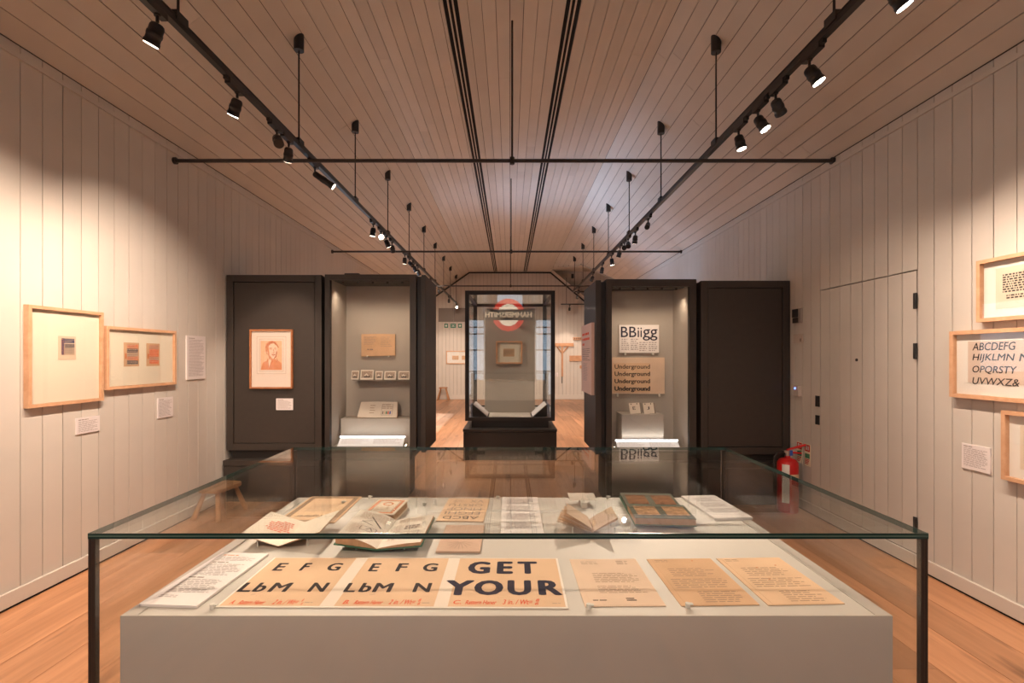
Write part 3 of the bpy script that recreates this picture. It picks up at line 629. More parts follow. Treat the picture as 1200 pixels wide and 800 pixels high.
E_ = Flat('right', WR-.015, ((1119.4, 388), (1290, 370), (1290, 480), (1120, 464.7)), 0)
E_.w = .86; E_.h = h_; E_.o = Vector((WR-.015, yl-.43, HC+(CY-(464.7+388.2)/2)*yl/F)); E_.M = mk('right', E_.o); E_.I = E_.M.inverted()
t = picture('framed_alphabet', 'pale-framed sheet of italic capitals from A to Z on the right wall', E_, .024, .04, mm=MATW, lift=-.015)
q = sub(E_, (1134.5, 400), (1200, 451.5)); MB().box(q[0], .36, q[1], q[3], zM, zM+.001).build('sheet', mat('pinkish_sheet', (.70, .55, .46), .8, noise=.04), t)
for txt, yt, yb_, xr in (('ABCDEFG', 401.7, 410.5, 1190.5), ('HIJKLMN', 414.6, 422.6, 1189.5), ('OPQRSTY', 428.3, 435.8, 1192), ('UVWXZ&', 441.8, 449.6, 1195)):
    x0, y1 = E_.loc(1139.8, yt); y0 = E_.loc(1139.8, yb_)[1]
    if txt[0] in 'HO': y0 -= (y1-y0)*.24
    glyphs(txt, (x0, y0, E_.loc(xr, 425)[0], y1), INK, t, z=zM+.0016, shear=.18, bold=.0006)
    if txt == 'HIJKLMN': glyphs('N', (E_.loc(1194.5, 425)[0], y0+(y1-y0)*.2, E_.loc(1194.5, 425)[0]+.055, y1), INK, t, z=zM+.0016, shear=.18, bold=.0006)
yl = WR*F/(1181-CX); h_ = (561-480.5)*yl/F
G_ = Flat('right', WR-.015, ((1180.5, 480), (1290, 490), (1290, 580), (1182, 561)), 0)
G_.w = .42; G_.h = h_; G_.o = Vector((WR-.015, yl-.21, HC+(CY-520.8)*yl/F)); G_.M = mk('right', G_.o); G_.I = G_.M.inverted()
t = picture('framed_small_print', 'pale-framed print at the right picture edge, lowest on the right wall', G_, .022, .04, mm=MATW, lift=-.015)
MB().box(-.13, .13, -.12, .12, zM, zM+.001).build('sheet', PAPER4, t); text_lines(t, -.11, .11, -.09, .09, .014, zM+.0016, INKG, 33)
card('wall_label', 'white label on the right wall under the framed alphabet', Flat('right', WR-.002, ((1128, 518.8), (1161, 524.7), (1161.5, 555.3), (1128, 547.7)), 0), .008, LABEL, -.002, 'label', None, .08, .0095, 14)
# red-chalk portrait on the left panel cabinet
H_ = Flat('front', -(YCL+.008), ((294, 386), (344, 386), (344, 455), (294, 455)), 0)
t = picture('framed_portrait', 'red-chalk portrait of a man with moustache in a reddish wood frame on the dark cabinet', H_, .016, .03, FRAMER, mat('pinkish_mount', (.80, .68, .60), .75))
fx = lambda u, v: H_.loc(290+u/10, 380+v/10)
x0, y0, x1, y1 = (*fx(120, 577), *fx(458, 143)); b = MB().use(INKL)
b.stroke([(x0, y0), (x1, y0), (x1, y1), (x0, y1), (x0, y0)], .003, zM+.0004); x0, y0, x1, y1 = (*fx(150, 550), *fx(428, 172)); b.stroke([(x0, y0), (x1, y0), (x1, y1), (x0, y1), (x0, y0)], .003, zM+.0004); b.build('mount_lines', None, t)
x0, y0, x1, y1 = (*fx(163, 535), *fx(412, 192)); MB().box(x0, x1, y0, y1, zM, zM+.001).build('drawing_sheet', CHALKP, t)
def blob(b, pts, z): b.add([(*fx(*p), z) for p in pts], [tuple(range(len(pts)))]); return b
z0 = zM+.0012; b = MB()
b.use(REDL); blob(b, [(165, 530), (190, 450), (235, 425), (262, 400), (330, 405), (372, 428), (410, 455), (410, 530)][::-1], z0)
b.use(SKINP); blob(b, [(238, 300), (240, 250), (262, 215), (320, 205), (352, 240), (360, 290), (354, 345), (335, 388), (312, 402), (280, 392), (254, 350)][::-1], z0+.0002)
blob(b, [(246, 445), (268, 398), (290, 420), (262, 505)][::-1], z0+.0002)
b.use(REDL); blob(b, [(238, 300), (240, 250), (252, 240), (262, 300), (268, 360), (300, 400), (280, 392), (254, 350)][::-1], z0+.0003)
blob(b, [(222, 320), (217, 270), (228, 228), (262, 200), (300, 193), (340, 205), (366, 245), (366, 275), (348, 240), (318, 222), (284, 228), (258, 250), (244, 275), (238, 322)][::-1], z0+.0004)
b.use(REDC)
rr = random.Random(3)
for k in range(26):
    u = k/25; ax = 224+u*140; ay = 262-62*math.sin(math.pi*u)+rr.uniform(-4, 4)
    b.stroke([fx(ax, ay), fx(ax+rr.uniform(6, 18), ay+rr.uniform(6, 22))], .0035, z0+.0006)
for k in range(14): x_ = 175+k*17; b.stroke([fx(x_, 525), fx(x_+14, 470-abs(7-k)*-3)], .002, z0+.0006)
blob(b, [(292, 352), (312, 346), (334, 351), (338, 358), (312, 356), (294, 360)][::-1], z0+.0005)
blob(b, [(348, 300), (357, 330), (348, 378), (322, 404), (318, 399), (340, 368)][::-1], z0+.0005)
for p in ([(264, 281), (280, 274), (297, 280)], [(322, 281), (336, 276), (350, 282)], [(268, 292), (281, 288), (294, 293)], [(325, 293), (336, 289), (347, 294)], [(313, 290), (321, 328), (308, 334)], [(304, 368), (322, 368)], [(242, 402), (252, 440), (258, 500)], [(302, 428), (285, 470)], [(350, 392), (366, 425), (340, 440)], [(262, 382), (272, 410)], [(236, 300), (230, 330), (242, 350)], [(248, 340), (262, 376), (284, 396)]):
    b.stroke([fx(*q) for q in p], .0042, z0+.0007)
b.build('chalk_drawing', None, t)
card('wall_label', 'small white label below the red-chalk portrait on the dark cabinet', Flat('front', -(YCL+.008), ((324, 466.7), (343.6, 466.7), (343.6, 480.2), (324, 480.2)), 0), .008, LABEL, 0, 'label', None, .08, .0085, 15)
# text panel on the right end panel (faces the passage)
J_ = Flat('left', .861, ((685, 382), (694.8, 379), (694.8, 464.5), (685, 460)), 0)
xe = gx(698); J_.M = mk('right', Vector((xe-.002, 5.19, 1.45))); J_.w = .66; J_.h = .74
t = thing('text_panel', 'pink text panel with a red heading on the dark end panel', 'text panel', J_.M)
MB().box(-.33, .33, -.37, .37, -.0, .03).build('board', PINKPANEL, t)
for k in range(3): text_lines(t, -.27, [.2, .24, -.1][k], .24-.055*k, .28-.055*k, .04, .0306, REDI, 40+k, .62, 'red_heading', .9)
text_lines(t, -.27, .25, -.02, .11, .02, .0306, INKG, 44, .4); text_lines(t, -.2, .1, -.25, -.05, .014, .0306, TEXTG, 45, .4)
# small fixtures
t = tag(MB().box(-.075, .075, 0, .05, 0, .03).build('junction_box', BLACK, None, (*px3(412, 321, YCL+.1)[:1], YCL+.1, 2.315)), 'small black box lying on top of the left glazed cabinet', 'box')

# ------------------------------------------------------------------ contents of the left glazed cabinet
YBk = YCL+.49
K_ = Flat('front', -(YBk-.02), ((423.5, 391), (463, 391), (463, 417), (423.5, 417)), 0)
t = thing('open_folio', 'large open tan folio fixed high on the back of the left glazed cabinet', 'book', K_.M)
for s_ in (-1, 1):
    MB().poly([(0, -K_.h/2), (s_*K_.w/2, -K_.h/2+.006*s_), (s_*K_.w/2, K_.h/2-.004), (0, K_.h/2)][::s_], -.012, .004+.003*s_).build('page', PAPER3, t)
text_lines(t, -K_.w*.42, -.02, 0.0, K_.h*.38, .014, .008, INKL, 51, .4); text_lines(t, -.12, -.03, -.07, -.045, .02, .008, INKG, 52, .6, 'dark_line')
text_lines(t, .03, K_.w*.42, -.02, K_.h*.36, .02, .008, INKL, 53, .3)
for s_ in (-1, 1): MB().box(s_*.12-.008, s_*.12+.008, -K_.h/2-.012, -K_.h/2+.004, -.02, .014).build('clip', ACRY, t)
# glass shelf and five photographs
zs = HC-(444.5-CY)*(YBk-.12)/F
xa, xb_ = -1.846+.005, -1.026-.005
t = thing('glass_shelf', 'thin glass shelf across the left glazed cabinet, holding small photographs', 'shelf', ((xa+xb_)/2+.08, YBk-.11, zs))
MB().box(-.35, .32, -.09, .105, -.008, 0).use(GEDGE).build('pane', PANE, t); MB().box(-.35, .32, -.094, -.09, -.008, 0).build('edge', INKG, t)
for k, (a, c, tp) in enumerate(((411.3, 420, 434), (422, 437.3, 433), (439.5, 448, 434.5), (450, 463.6, 434.5), (466.6, 479.6, 434.5))):
    Yp = YBk-.13; xl, xr = (a-CX)*Yp/F, (c-CX)*Yp/F; h = (444-tp)*Yp/F*1.05; w = xr-xl
    t = thing('small_photograph', 'small mounted photograph on the glass shelf, %s of five from the left' % ('first', 'second and widest', 'third and narrow', 'fourth', 'fifth')[k], 'photograph', Matrix.Translation(((xl+xr)/2, Yp, zs+.001)) @ Matrix.Rotation(math.radians(75), 4, 'X'), 'photographs on the glass shelf')
    MB().box(-w/2, w/2, 0, h, -.003, 0).build('mount', PAGE, t); m_ = .012 if k in (1, 3) else .008
    MB().box(-w/2+m_, w/2-m_, h*.15, h*.88, 0, .001).build('print', PHOTO, t)
    MB().use(PAGE).stroke([(-w*.2, h*.3), (-w*.05, h*.6), (w*.1, h*.35)], .01, .0015).use(INK).stroke([(-w*.25, h*.28), (w*.25, h*.3)], .012, .0016).build('image_detail', None, t)
    MB().add([(-w*.2, .0, -.004), (w*.2, 0, -.004), (0, h*.7, -.004), (0, .0, -.05)], [(0, 2, 1), (0, 1, 3), (1, 2, 3), (2, 0, 3)]).build('strut', ACRY, t)
# step plinth + open sketchbook
Yst = YCL+.25; x0, x1 = (399.3-CX)*Yst/F, -1.03; ztp = HC-(490.3-CY)*Yst/F
t = thing('display_step', 'grey painted step on the floor of the left glazed cabinet', 'plinth', ((x0+x1)/2, Yst, fbB)); w = (x1-x0)/2
MB().box(-w, w, 0, YBk-Yst-.005, 0, ztp-fbB).build('body', CASEP, t, bevel=.002)
t = thing('open_sketchbook', 'open sketchbook with a small coloured drawing leaning on the grey step', 'book', Matrix.Translation(((442.5-CX)*(Yst+.08)/F, Yst+.05, ztp+.003)) @ Matrix.Rotation(math.radians(58), 4, 'X'), None)
w = 23*(Yst+.08)/F; h = .19
for s_ in (-1, 1):
    MB().poly([(0, 0), (s_*w, .004), (s_*w*.93, h), (0, h+.004)][::s_], -.008, .004 if s_ < 0 else .003).build('page_block', PAGE, t)
MB().poly([(-w*1.02, -.002), (w*1.02, -.002), (w*.96, h+.006), (-w*.96, h+.006)], -.016, -.008).build('cover', PINKP, t)
text_lines(t, -.09, -.03, .05, .15, .03, .0052, INKL, 61, .3, 'pencil_sketch'); text_lines(t, .04, .16, .09, .16, .022, .0052, INKL, 62, .4, 'pencil_sketch')
b = MB().use(INKG).stroke([(.04, .03), (.16, .03), (.16, .16), (.04, .16), (.04, .03)], .003, .005)
for k, m_ in enumerate((INKG, CREAMB, SIGNG, REDI, BLUEC)): b.use(m_).box(.05+k*.02, .064+k*.02, .04, .075, .004, .0055)
b.build('coloured_drawing', None, t)

# ------------------------------------------------------------------ contents of the right glazed cabinet
YDk = YCR+.48
N_ = Flat('front', -(YDk-.015), ((725.6, 380.6), (772, 380.6), (772, 413.3), (725.6, 413.3)), 0)
t = thing('type_poster', 'white type specimen with huge BBiigg letters, upper sheet in the right cabinet', 'poster', N_.M)
MB().box(-N_.w/2, N_.w/2, -N_.h/2, N_.h/2, -.006, .006).build('sheet', WHITE, t)
q = lambda u, v: N_.loc(710+u/6.15, 370+v/6.15)
x0, y0 = q(108, 153); x1, y1 = q(216, 78)
glyphs('BB', (x0, y0, q(218, 0)[0], y1), NAVY, t, z=.0066, bold=.0012); glyphs('ii', (q(228, 0)[0], y0, q(258, 0)[0], q(0, 85)[1]), NAVY, t, z=.0066, bold=.001); glyphs('gg', (q(265, 0)[0], q(0, 178)[1], q(370, 0)[0], q(0, 97)[1]), NAVY, t, z=.0066, bold=.001)
for k, (u0, u1) in enumerate(((112, 168), (178, 232), (240, 300), (308, 368))): text_lines(t, q(u0, 0)[0], q(u1, 0)[0], q(0, 255)[1], q(0, 165 if k < 2 else 188)[1], .022, .0066, TEXTG, 70+k, .5, ws=.5)
for s_ in (-.35, .35): MB().box(s_*N_.w-.01, s_*N_.w+.01, -N_.h/2-.025, -N_.h/2+.006, -.014, .014).build('clip', ACRY, t)
O_ = Flat('front', -(YDk-.013), ((717.3, 418.7), (778.8, 418.7), (778.8, 461.3), (717.3, 461.3)), 0)
t = thing('lettering_sheet', 'tan sheet with Underground written four times, lower sheet in the right cabinet', 'poster', O_.M)
MB().box(-O_.w/2, O_.w/2, -O_.h/2, O_.h/2, -.006, .005).build('sheet', PAPER2, t)
q = lambda u, v: O_.loc(710+u/6.15, 370+v/6.15)
MB().box(*[f(a) for f, a in ((lambda u: q(u, 0)[0], 52), (lambda u: q(u, 0)[0], 318))], q(0, 552)[1], q(0, 340)[1], .005, .0056).build('pasted_strip', PAPER, t)
for k, (v0, v1) in enumerate(((350, 390), (402, 442), (455, 494), (508, 548))):
    glyphs('Underground', (q(63, 0)[0], q(0, v1)[1], q(316, 0)[0], q(0, v0)[1]), INK, t, z=.0062, bold=(.0008, .0014, .002, .0034)[k])
for s_ in (-.4, .4): MB().box(s_*O_.w-.01, s_*O_.w+.01, -O_.h/2-.03, -O_.h/2+.006, -.012, .014).build('clip', ACRY, t)
Yb = YCR+.2; x0, x1 = (728.8-CX)*Yb/F, (777.7-CX)*Yb/F; zb_ = HC-(485.5-CY)*Yb/F
t = thing('display_block', 'grey block on the floor of the right glazed cabinet', 'plinth', ((x0+x1)/2, Yb, fbD)); w = (x1-x0)/2
MB().box(-w, w, 0, .25, 0, zb_-fbD).build('body', CASEP, t, bevel=.002)
for k, (a, c, ch) in enumerate(((737.5, 752, 'E'), (754, 768.3, 'J'))):
    Yc = Yb+.07; w = (c-a)*Yc/F*.86; h = .115
    t = thing('letter_notepad', 'small cream pad with letter %s standing on the grey block' % ch, 'notepad', Matrix.Translation(((a+c)/2*Yc/F-CX*Yc/F, Yc, zb_+.002)) @ Matrix.Rotation(math.radians(72), 4, 'X') @ Matrix.Rotation(.06, 4, 'Z'), 'letter pads on the grey block')
    MB().box(-w/2, w/2, 0, h, -.004, 0).build('top_leaf', PAGE, t); MB().box(-w/2+.006, w/2+.014, -.001, h-.003, -.016, -.0045).build('under_leaves', INKG, t)
    glyphs(ch, (-.022, .042, .008, .075), INK, t, z=.0006)
    for s_ in (-.3, .25): MB().lathe([(.006, 0), (.006, .001)], 10).build('punch_hole', INK, t, (s_*w, h-.012, 0))

# ------------------------------------------------------------------ free-standing glass case in the passage
YF_ = 6.9; xl, xr = (545-CX)*YF_/F, (650.3-CX)*YF_/F; cz = (xl+xr)/2; w = (xr-xl)/2; zb0, zt0 = .545, 2.427; dp = 1.75
t = thing('glass_display_case', 'dark framed free-standing glass case in the middle of the passage', 'display case', (cz, YF_, 0))
fr = .056  # same paint as the cabinets, darkened in colour because less light reaches it
MB().box(-(w+.015), w+.015, -.1, dp+.1, 0, .40).box(-(w+.022), w+.022, -.108, dp+.108, .405, .442).build('base', DARKB, t, bevel=.003)
MB().box(-w+.09, w-.09, .06, dp-.06, .44, zb0).build('neck', DARKB, t)
for y in (0, dp-fr):
    MB().box(-w, -w+fr, y, y+fr, zb0, zt0).build('corner_post', DARKB, t); MB().box(w-fr, w, y, y+fr, zb0, zt0).build('corner_post', DARKB, t)
    MB().box(-w+fr, w-fr, y, y+fr, zb0, zb0+.05).build('bottom_rail', DARKB, t); MB().box(-w+fr, w-fr, y, y+fr, zt0-.055, zt0).build('top_rail', DARKB, t)
for x in (-w, w-fr): MB().box(x, x+fr, fr, dp-fr, zb0, zb0+.03).build('bottom_rail', DARKB, t); MB().box(x, x+fr, fr, dp-fr, zt0-.03, zt0).build('top_rail', DARKB, t)
MB().box(-w+fr, w-fr, fr, dp-fr, zb0, zb0+.03).build('case_floor', CASEP, t)
MB().box(-w+fr, w-fr, .022, .032, zb0+.05, zt0-.055).build('front_pane', CASEG, t); MB().box(-w+fr, w-fr, dp-.032, dp-.022, zb0+.05, zt0-.055).build('back_pane', PANE, t)
for x in (-w+.012, w-.022): MB().box(x, x+.01, fr, dp-fr, zb0+.03, zt0-.03).build('side_pane', PANE, t)
MB().box(-w+fr, w-fr, fr, dp-fr, zt0-.03, zt0-.022).build('top_pane', PANE, t)
Yd = 7.7; bw0, bw1 = (568.3-CX)*Yd/F-cz, (626.8-CX)*Yd/F-cz; bz = HC-(361.3-CY)*Yd/F
t = thing('backdrop_board', 'grey board standing inside the free-standing case', 'board', ((bw0+bw1)/2+cz, Yd, zb0+.03))
MB().box(-(bw1-bw0)/2, (bw1-bw0)/2, 0, .05, 0, bz-zb0-.03).build('panel', BOARDG, t, bevel=.003)
Q_ = Flat('front', -Yd, ((581.3, 399.6), (612, 399.6), (612, 426), (581.3, 426)), 0)
t = picture('framed_sketch', 'small wooden framed sketch hung on the grey board inside the free-standing case', Q_, .022, .035, TOOLW, MATB)
MB().box(-.095, .085, -.065, .06, zM, zM+.001).build('sketch_sheet', PAPER3, t); text_lines(t, -.085, .075, -.05, .03, .014, zM+.0015, INKG, 81, .3, 'sketch')
for s_ in (-1, 1):
    t = thing('label_wedge', 'sloped label wedge along the %s glass of the free-standing case' % ('left' if s_ < 0 else 'right'), 'label rail', (cz+s_*(w-.07), YF_+.1, zb0+.03), 'label wedges in the free-standing case')
    v = []
    for y in (0, .55): v += [(0, y, 0), (-s_*.26, y, 0), (-s_*.03, y, .2), (0, y, .2)]
    MB().add(v, [(0, 1, 2, 3), (7, 6, 5, 4), (0, 4, 5, 1), (1, 5, 6, 2), (2, 6, 7, 3), (3, 7, 4, 0)]).build('wedge', DARKB, t)
    u = Vector((s_*.23, 0, .2)).normalized(); n_ = Vector((-u.z*s_, 0, abs(u.x)))
    c0 = Vector((-s_*.24, 0, .016))+n_*.004; p = []
    for y in (.03, .52): p += [c0+Vector((0, y, 0)), c0+u*.27+Vector((0, y, 0))]
    MB().add([*p, *[a+n_*.006 for a in p]], [(0, 1, 3, 2), (4, 6, 7, 5), (0, 4, 5, 1), (1, 5, 7, 3), (3, 7, 6, 2), (2, 6, 4, 0)]).build('label', LABEL, t)

# ------------------------------------------------------------------ far wall furniture
t = thing('wall_hatch', 'grey rectangular hatch high on the far end wall, left of the case', 'hatch', at(531, 369, YE)); s_ = YE/F
MB().box(-17*s_, .4*s_, -.03, 0, -8*s_, 8*s_).build('leaf', HATCH, t); MB().box(.7*s_, 17*s_, -.03, 0, -8*s_, 8*s_).build('leaf', HATCH, t)
for k, (a, c) in enumerate(((520.8, 525), (528, 534.2), (537, 541.2))):
    p = at((a+c)/2, 381.6, YE); t = thing('exit_sign', 'small green exit sign under the hatch, %s of three' % ('left one with a white cross', 'wide middle one', 'right one with a white cross')[k], 'sign', mk('front', p), 'green exit signs')
    h = 2.4*s_; w = (c-a)/2*s_; MB().box(-w, w, -h, h, 0, .012).build('plate', EXITG, t)
    b = MB()
    if k != 1: b.box(-w*.6, w*.6, -.014, .014, .012, .014).box(-.014, .014, -h*.6, h*.6, .012, .0142)
    else: b.box(-w*.7, w*.7, .02, .032, .012, .014).box(-w*.7, w*.7, -.032, -.02, .012, .014).box(-w*.3, w*.3, -.008, .008, .012, .014)
    b.build('white_mark', SIGNW, t)
V_ = Flat('front', -(YE-.004), ((523, 411), (556, 411), (556, 426.3), (523, 426.3)), 0)
t = picture('framed_etching', 'wide pale-framed print on the far end wall behind the free-standing case', V_, .03, .035, FRAMEW, MATW)
MB().box(-.28, -.06, -.08, .06, zM, zM+.001).build('print', PAPER3, t); MB().box(.05, .25, -.08, .06, zM, zM+.001).build('print', PAPER3, t)
def stool(name, lab, M, sx, sy, sz, lr, splay, th=.035, group=None, legs=4):
    t = thing(name, lab, 'stool', M, group); b = MB(); pts = []; r = min(sx, sy)*.28
    for cx_, cy_, a0 in ((sx/2-r, sy/2-r, 0), (-sx/2+r, sy/2-r, 90), (-sx/2+r, -sy/2+r, 180), (sx/2-r, -sy/2+r, 270)):
        for k in range(5): a = math.radians(a0+k*22.5); pts.append((cx_+r*math.cos(a), cy_+r*math.sin(a)))
    b.poly(pts, sz-th, sz).build('seat', STOOLW, t, bevel=.006)
    for ax in (-1, 1):
        for ay in (-1, 1):
            MB().tube((ax*(sx/2+splay), ay*(sy/2+splay*.6), 0), (ax*(sx/2-.055), ay*(sy/2-.06), sz-th+.004), lr*1.1, 12, lr*.85).build('leg', STOOLW, t)
    return t
stool('low_stool', 'low wooden stool with rounded rectangular seat on the floor by the left wall', Matrix.Translation((-2.70, 4.46, 0)) @ Matrix.Rotation(math.radians(-9), 4, 'Z'), .235, .34, .275, .021, .01)
p = at(519.5, 467, 16.2); stool('far_stool', 'small three-legged looking wooden stool against the far end wall', Matrix.Translation((p.x, 16.2, 0)), .28, .26, .44, .02, .05)
t = thing('wooden_tee_tool', 'wooden T shaped tool with two braces hung on the far end wall', 'tool', mk('front', at(658.5, 418, YE-.004))); u = lambda px, py: ((px-658.5)*s_, (418-py)*s_)
a, c = u(650.5, 405.7), u(672, 402); MB().box(a[0], c[0], a[1], c[1], 0, .07).build('crossbar', TOOLW, t)
a, c = u(657.7, 441), u(659.7, 405); MB().box(a[0], c[0], a[1], c[1], .01, .06).build('stem', TOOLW, t); a, c = u(658, 449), u(658.8, 441); MB().box(a[0], c[0], a[1], c[1], .02, .04).build('spike', DARK, t)
for px in (652.5, 666): 
    p0, p1 = u(px, 405.5), u(658.7, 414); MB().tube((*p0, .035), (*p1, .035), .022, 6).build('brace', TOOLW, t)
for k, (x0, y0, x1, y1, lab) in enumerate(((671.5, 395.2, 688, 398.3, 'notched wooden rail, topmost plank right of the T shaped tool'), (682, 408.2, 690, 413.5, 'short wooden block half hidden by the text panel on the far wall'), (667.2, 416.5, 688, 423, 'thick wooden plank, largest one on the far end wall'), (679.3, 428, 690, 431.6, 'small lowest wooden plank on the far end wall'))):
    p = at((x0+x1)/2, (y0+y1)/2, YE); w, h = (x1-x0)/2*s_, (y1-y0)/2*s_
    t = thing('wooden_plank', lab, 'plank', mk('front', p), 'wooden planks on the far wall'); MB().box(-w, w, -h, h, 0, .06).build('body', TOOLW, t)
    if k == 0:
        for j in range(7): MB().box(-w+.03+j*.065, -w+.06+j*.065, -h*.5, h*.5, .06, .062).build('notch', DARK, t)
p = at(652, 438.5, YE); card('wall_label', 'tiny white label below the T shaped tool on the far wall', Flat('front', -YE, ((650.5, 436.5), (654, 436.5), (654, 441), (650.5, 441)), 0), .008, LABEL, 0, 'label', None, .1, .03, 16)

# ------------------------------------------------------------------ right wall fixtures near the dark cabinet
def rfix(name, lab, cat, tl, br, d):
    Fl = Flat('right', WR, ((tl[0], tl[1]), (br[0], tl[1]), (br[0], br[1]), (tl[0], br[1])), 0); return thing(name, lab, cat, Fl.M), Fl.w/2, Fl.h/2
t, w, h = rfix('door_reader', 'black and silver wall reader, topmost fixture beside the plain dark cabinet', 'wall device', (931.8, 361.6), (941, 378.5), .03)
MB().box(-w, w, -h, h, 0, .02).build('housing', SILVER, t, bevel=.004); MB().box(-w, w*.35, -h*.2, h*.96, .02, .034).build('cover', BLACK, t, bevel=.004); MB().box(-w, w*.35, -h*.95, -h*.25, .02, .028).build('keypad', DARK, t)
t, w, h = rfix('wall_switch', 'small pale square switch plate below the black reader', 'switch', (931, 391.3), (941.8, 402), .012)
MB().box(-w, w, -h, h, 0, .012).build('plate', PLAST, t, bevel=.002); MB().box(w*.5, w*.7, -h*.7, 0, .012, .016).build('rocker', INKG, t)
t, w, h = rfix('sensor_box', 'small white box with a glowing blue light, under the switch plate', 'wall device', (933.3, 451.5), (939, 464), .03)
MB().box(-w, w, -h, h, 0, .03).build('housing', PLAST, t, bevel=.003); MB().lathe([(.009, 0), (.009, .004)], 12).build('blue_light', BLUELED, t, (-w*.3, h*.45, .03))
for k, (tl, br) in enumerate((((934.2, 517.5), (940.5, 542)), ((943.3, 520), (950, 545.8)))):
    t, w, h = rfix('extinguisher_sign', 'red and green extinguisher instruction sign on the right wall, %s' % ('left one of the pair' if k == 0 else 'right one of the pair'), 'sign', tl, br, .004); t['group'] = 'extinguisher signs'
    MB().box(-w, w, -h, h, 0, .004).build('plate', SIGNC, t)
    b = MB().use(SIGNR).box(-w*.85, w*.85, h*.32, h*.93, .004, .005).use(SIGNG).box(-w*.8, w*.8, -h*.3, h*.12, .004, .005).use(SIGNW).box(-w*.5, -w*.1, h*.45, h*.85, .005, .006).box(w*.2, w*.5, h*.45, h*.8, .005, .006).use(SIGNR)
    for j in range(4): b.box(-w*.8, w*(.7-.15*j), -h*(.45+.13*j), -h*(.38+.13*j), .004, .005)
    b.build('printed_marks', None, t)
# fire extinguisher on the floor
p = at(923, 560, 4.55); t = thing('fire_extinguisher', 'red fire extinguisher on the floor in the right corner', 'fire extinguisher', (p.x, 4.55, 0)); r = .092
MB().lathe([(r*.9, 0), (r, .015), (r, .44), (r*.96, .47), (r*.75, .497), (r*.4, .51), (.022, .512), (.022, .53)], 28).build('cylinder', REDX, t)
b = MB(); n = 8
def curved(a0, a1, z0, z1, rr):
    v = []; 
    for k in range(n+1): a = math.radians(a0+(a1-a0)*k/n); v += [(rr*math.cos(a), rr*math.sin(a), z0), (rr*math.cos(a), rr*math.sin(a), z1)]
    return MB().add(v, [(2*k, 2*k+2, 2*k+3, 2*k+1) for k in range(n)], None, True)
curved(-150, -110, .10, .46, r+.001).build('white_label', SIGNW, t); curved(-105, 0, .32, .37, r+.001).build('cream_band', CREAMB, t)
curved(-100, -60, .12, .28, r+.001).build('instruction_label', mat('pale_red_label', (.42, .12, .10), .5), t)
MB().tube((0, 0, .53), (0, 0, .575), .02).box(-.035, .02, -.015, .015, .56, .58).build('valve', SILVER, t)
MB().tube((-.01, 0, .585), (.155, -.02, .635), .011, 8).build('carry_handle', REDX, t); MB().tube((-.01, 0, .565), (.12, -.02, .555), .009, 8).build('trigger', REDX, t)
MB().cbox(.02, -.025, .56, .022, .012, .05).build('safety_tag', BLUEC, t)
pts = [(-.04, 0, .57), (-.09, 0, .565), (-.125, 0, .52), (-.13, 0, .42), (-.12, 0, .3), (-.112, 0, .15)]; b = MB()
for a, c in zip(pts, pts[1:]): b.tube(a, c, .009, 8)
b.build('hose', BLACK, t)

# ------------------------------------------------------------------ the big table case in front
Bw = 1.9; yf, yb2 = 1.081, 2.109; ccx = -.004; zt = 1.071; th = .0125; hx = Bw/2
t = thing('table_display_case', 'large glass table case filling the foreground, with dark sealed corners', 'display case', (ccx, yf, 0)); D2 = yb2-yf
MB().box(-hx+.03, hx-.03, .03, D2-.03, 0, .40).build('base', DARK, t)
MB().box(-hx, hx, 0, D2, .40, .45).build('deck', CASEP, t)
b = MB(); e = .0012
b.use(GLASS).add([(-hx,0,zt-th),(hx,0,zt-th),(hx,D2,zt-th),(-hx,D2,zt-th),(-hx,0,zt),(hx,0,zt),(hx,D2,zt),(-hx,D2,zt)], [(0,3,2,1),(4,5,6,7)])
b.build('top_pane', None, t)
b = MB().use(GEDGE).box(-hx, hx, -.0012, .0006, zt-th, zt).box(-hx, hx, D2-.0006, D2+.001, zt-th, zt).box(-hx-.001, -hx+.0006, 0, D2, zt-th, zt).box(hx-.0006, hx+.001, 0, D2, zt-th, zt).use(GLINE).box(-hx, hx, -.0018, -.0012, zt-th*.52, zt-th*.42); b.build('top_edge', None, t)
z0, z1 = .45, zt-th
MB().box(-hx+.016, hx-.016, .001, .011, z0, z1).build('front_pane', PANE, t); MB().box(-hx+.016, hx-.016, D2-.011, D2-.001, z0, z1).build('back_pane', PANE, t)
MB().box(-hx+.001, -hx+.011, .012, D2-.012, z0, z1).build('side_pane', PANE, t); MB().box(hx-.011, hx-.001, .012, D2-.012, z0, z1).build('side_pane', PANE, t)
for sx in (-1, 1):
    for y in (0, D2-.012):
        a, c = sorted((sx*hx, sx*(hx-.006))); d, e_ = sorted((sx*(hx-.0075), sx*(hx-.0155)))
        MB().use(SEAL).box(a, c, y, y+.012, z0, z1).box(d, e_, y, y+.012, z0, z1).use(SEALL).box(min(c, d) if sx < 0 else e_, max(c, d) if sx < 0 else a, y+.001, y+.011, z0, z1).build('corner_seal', None, t)
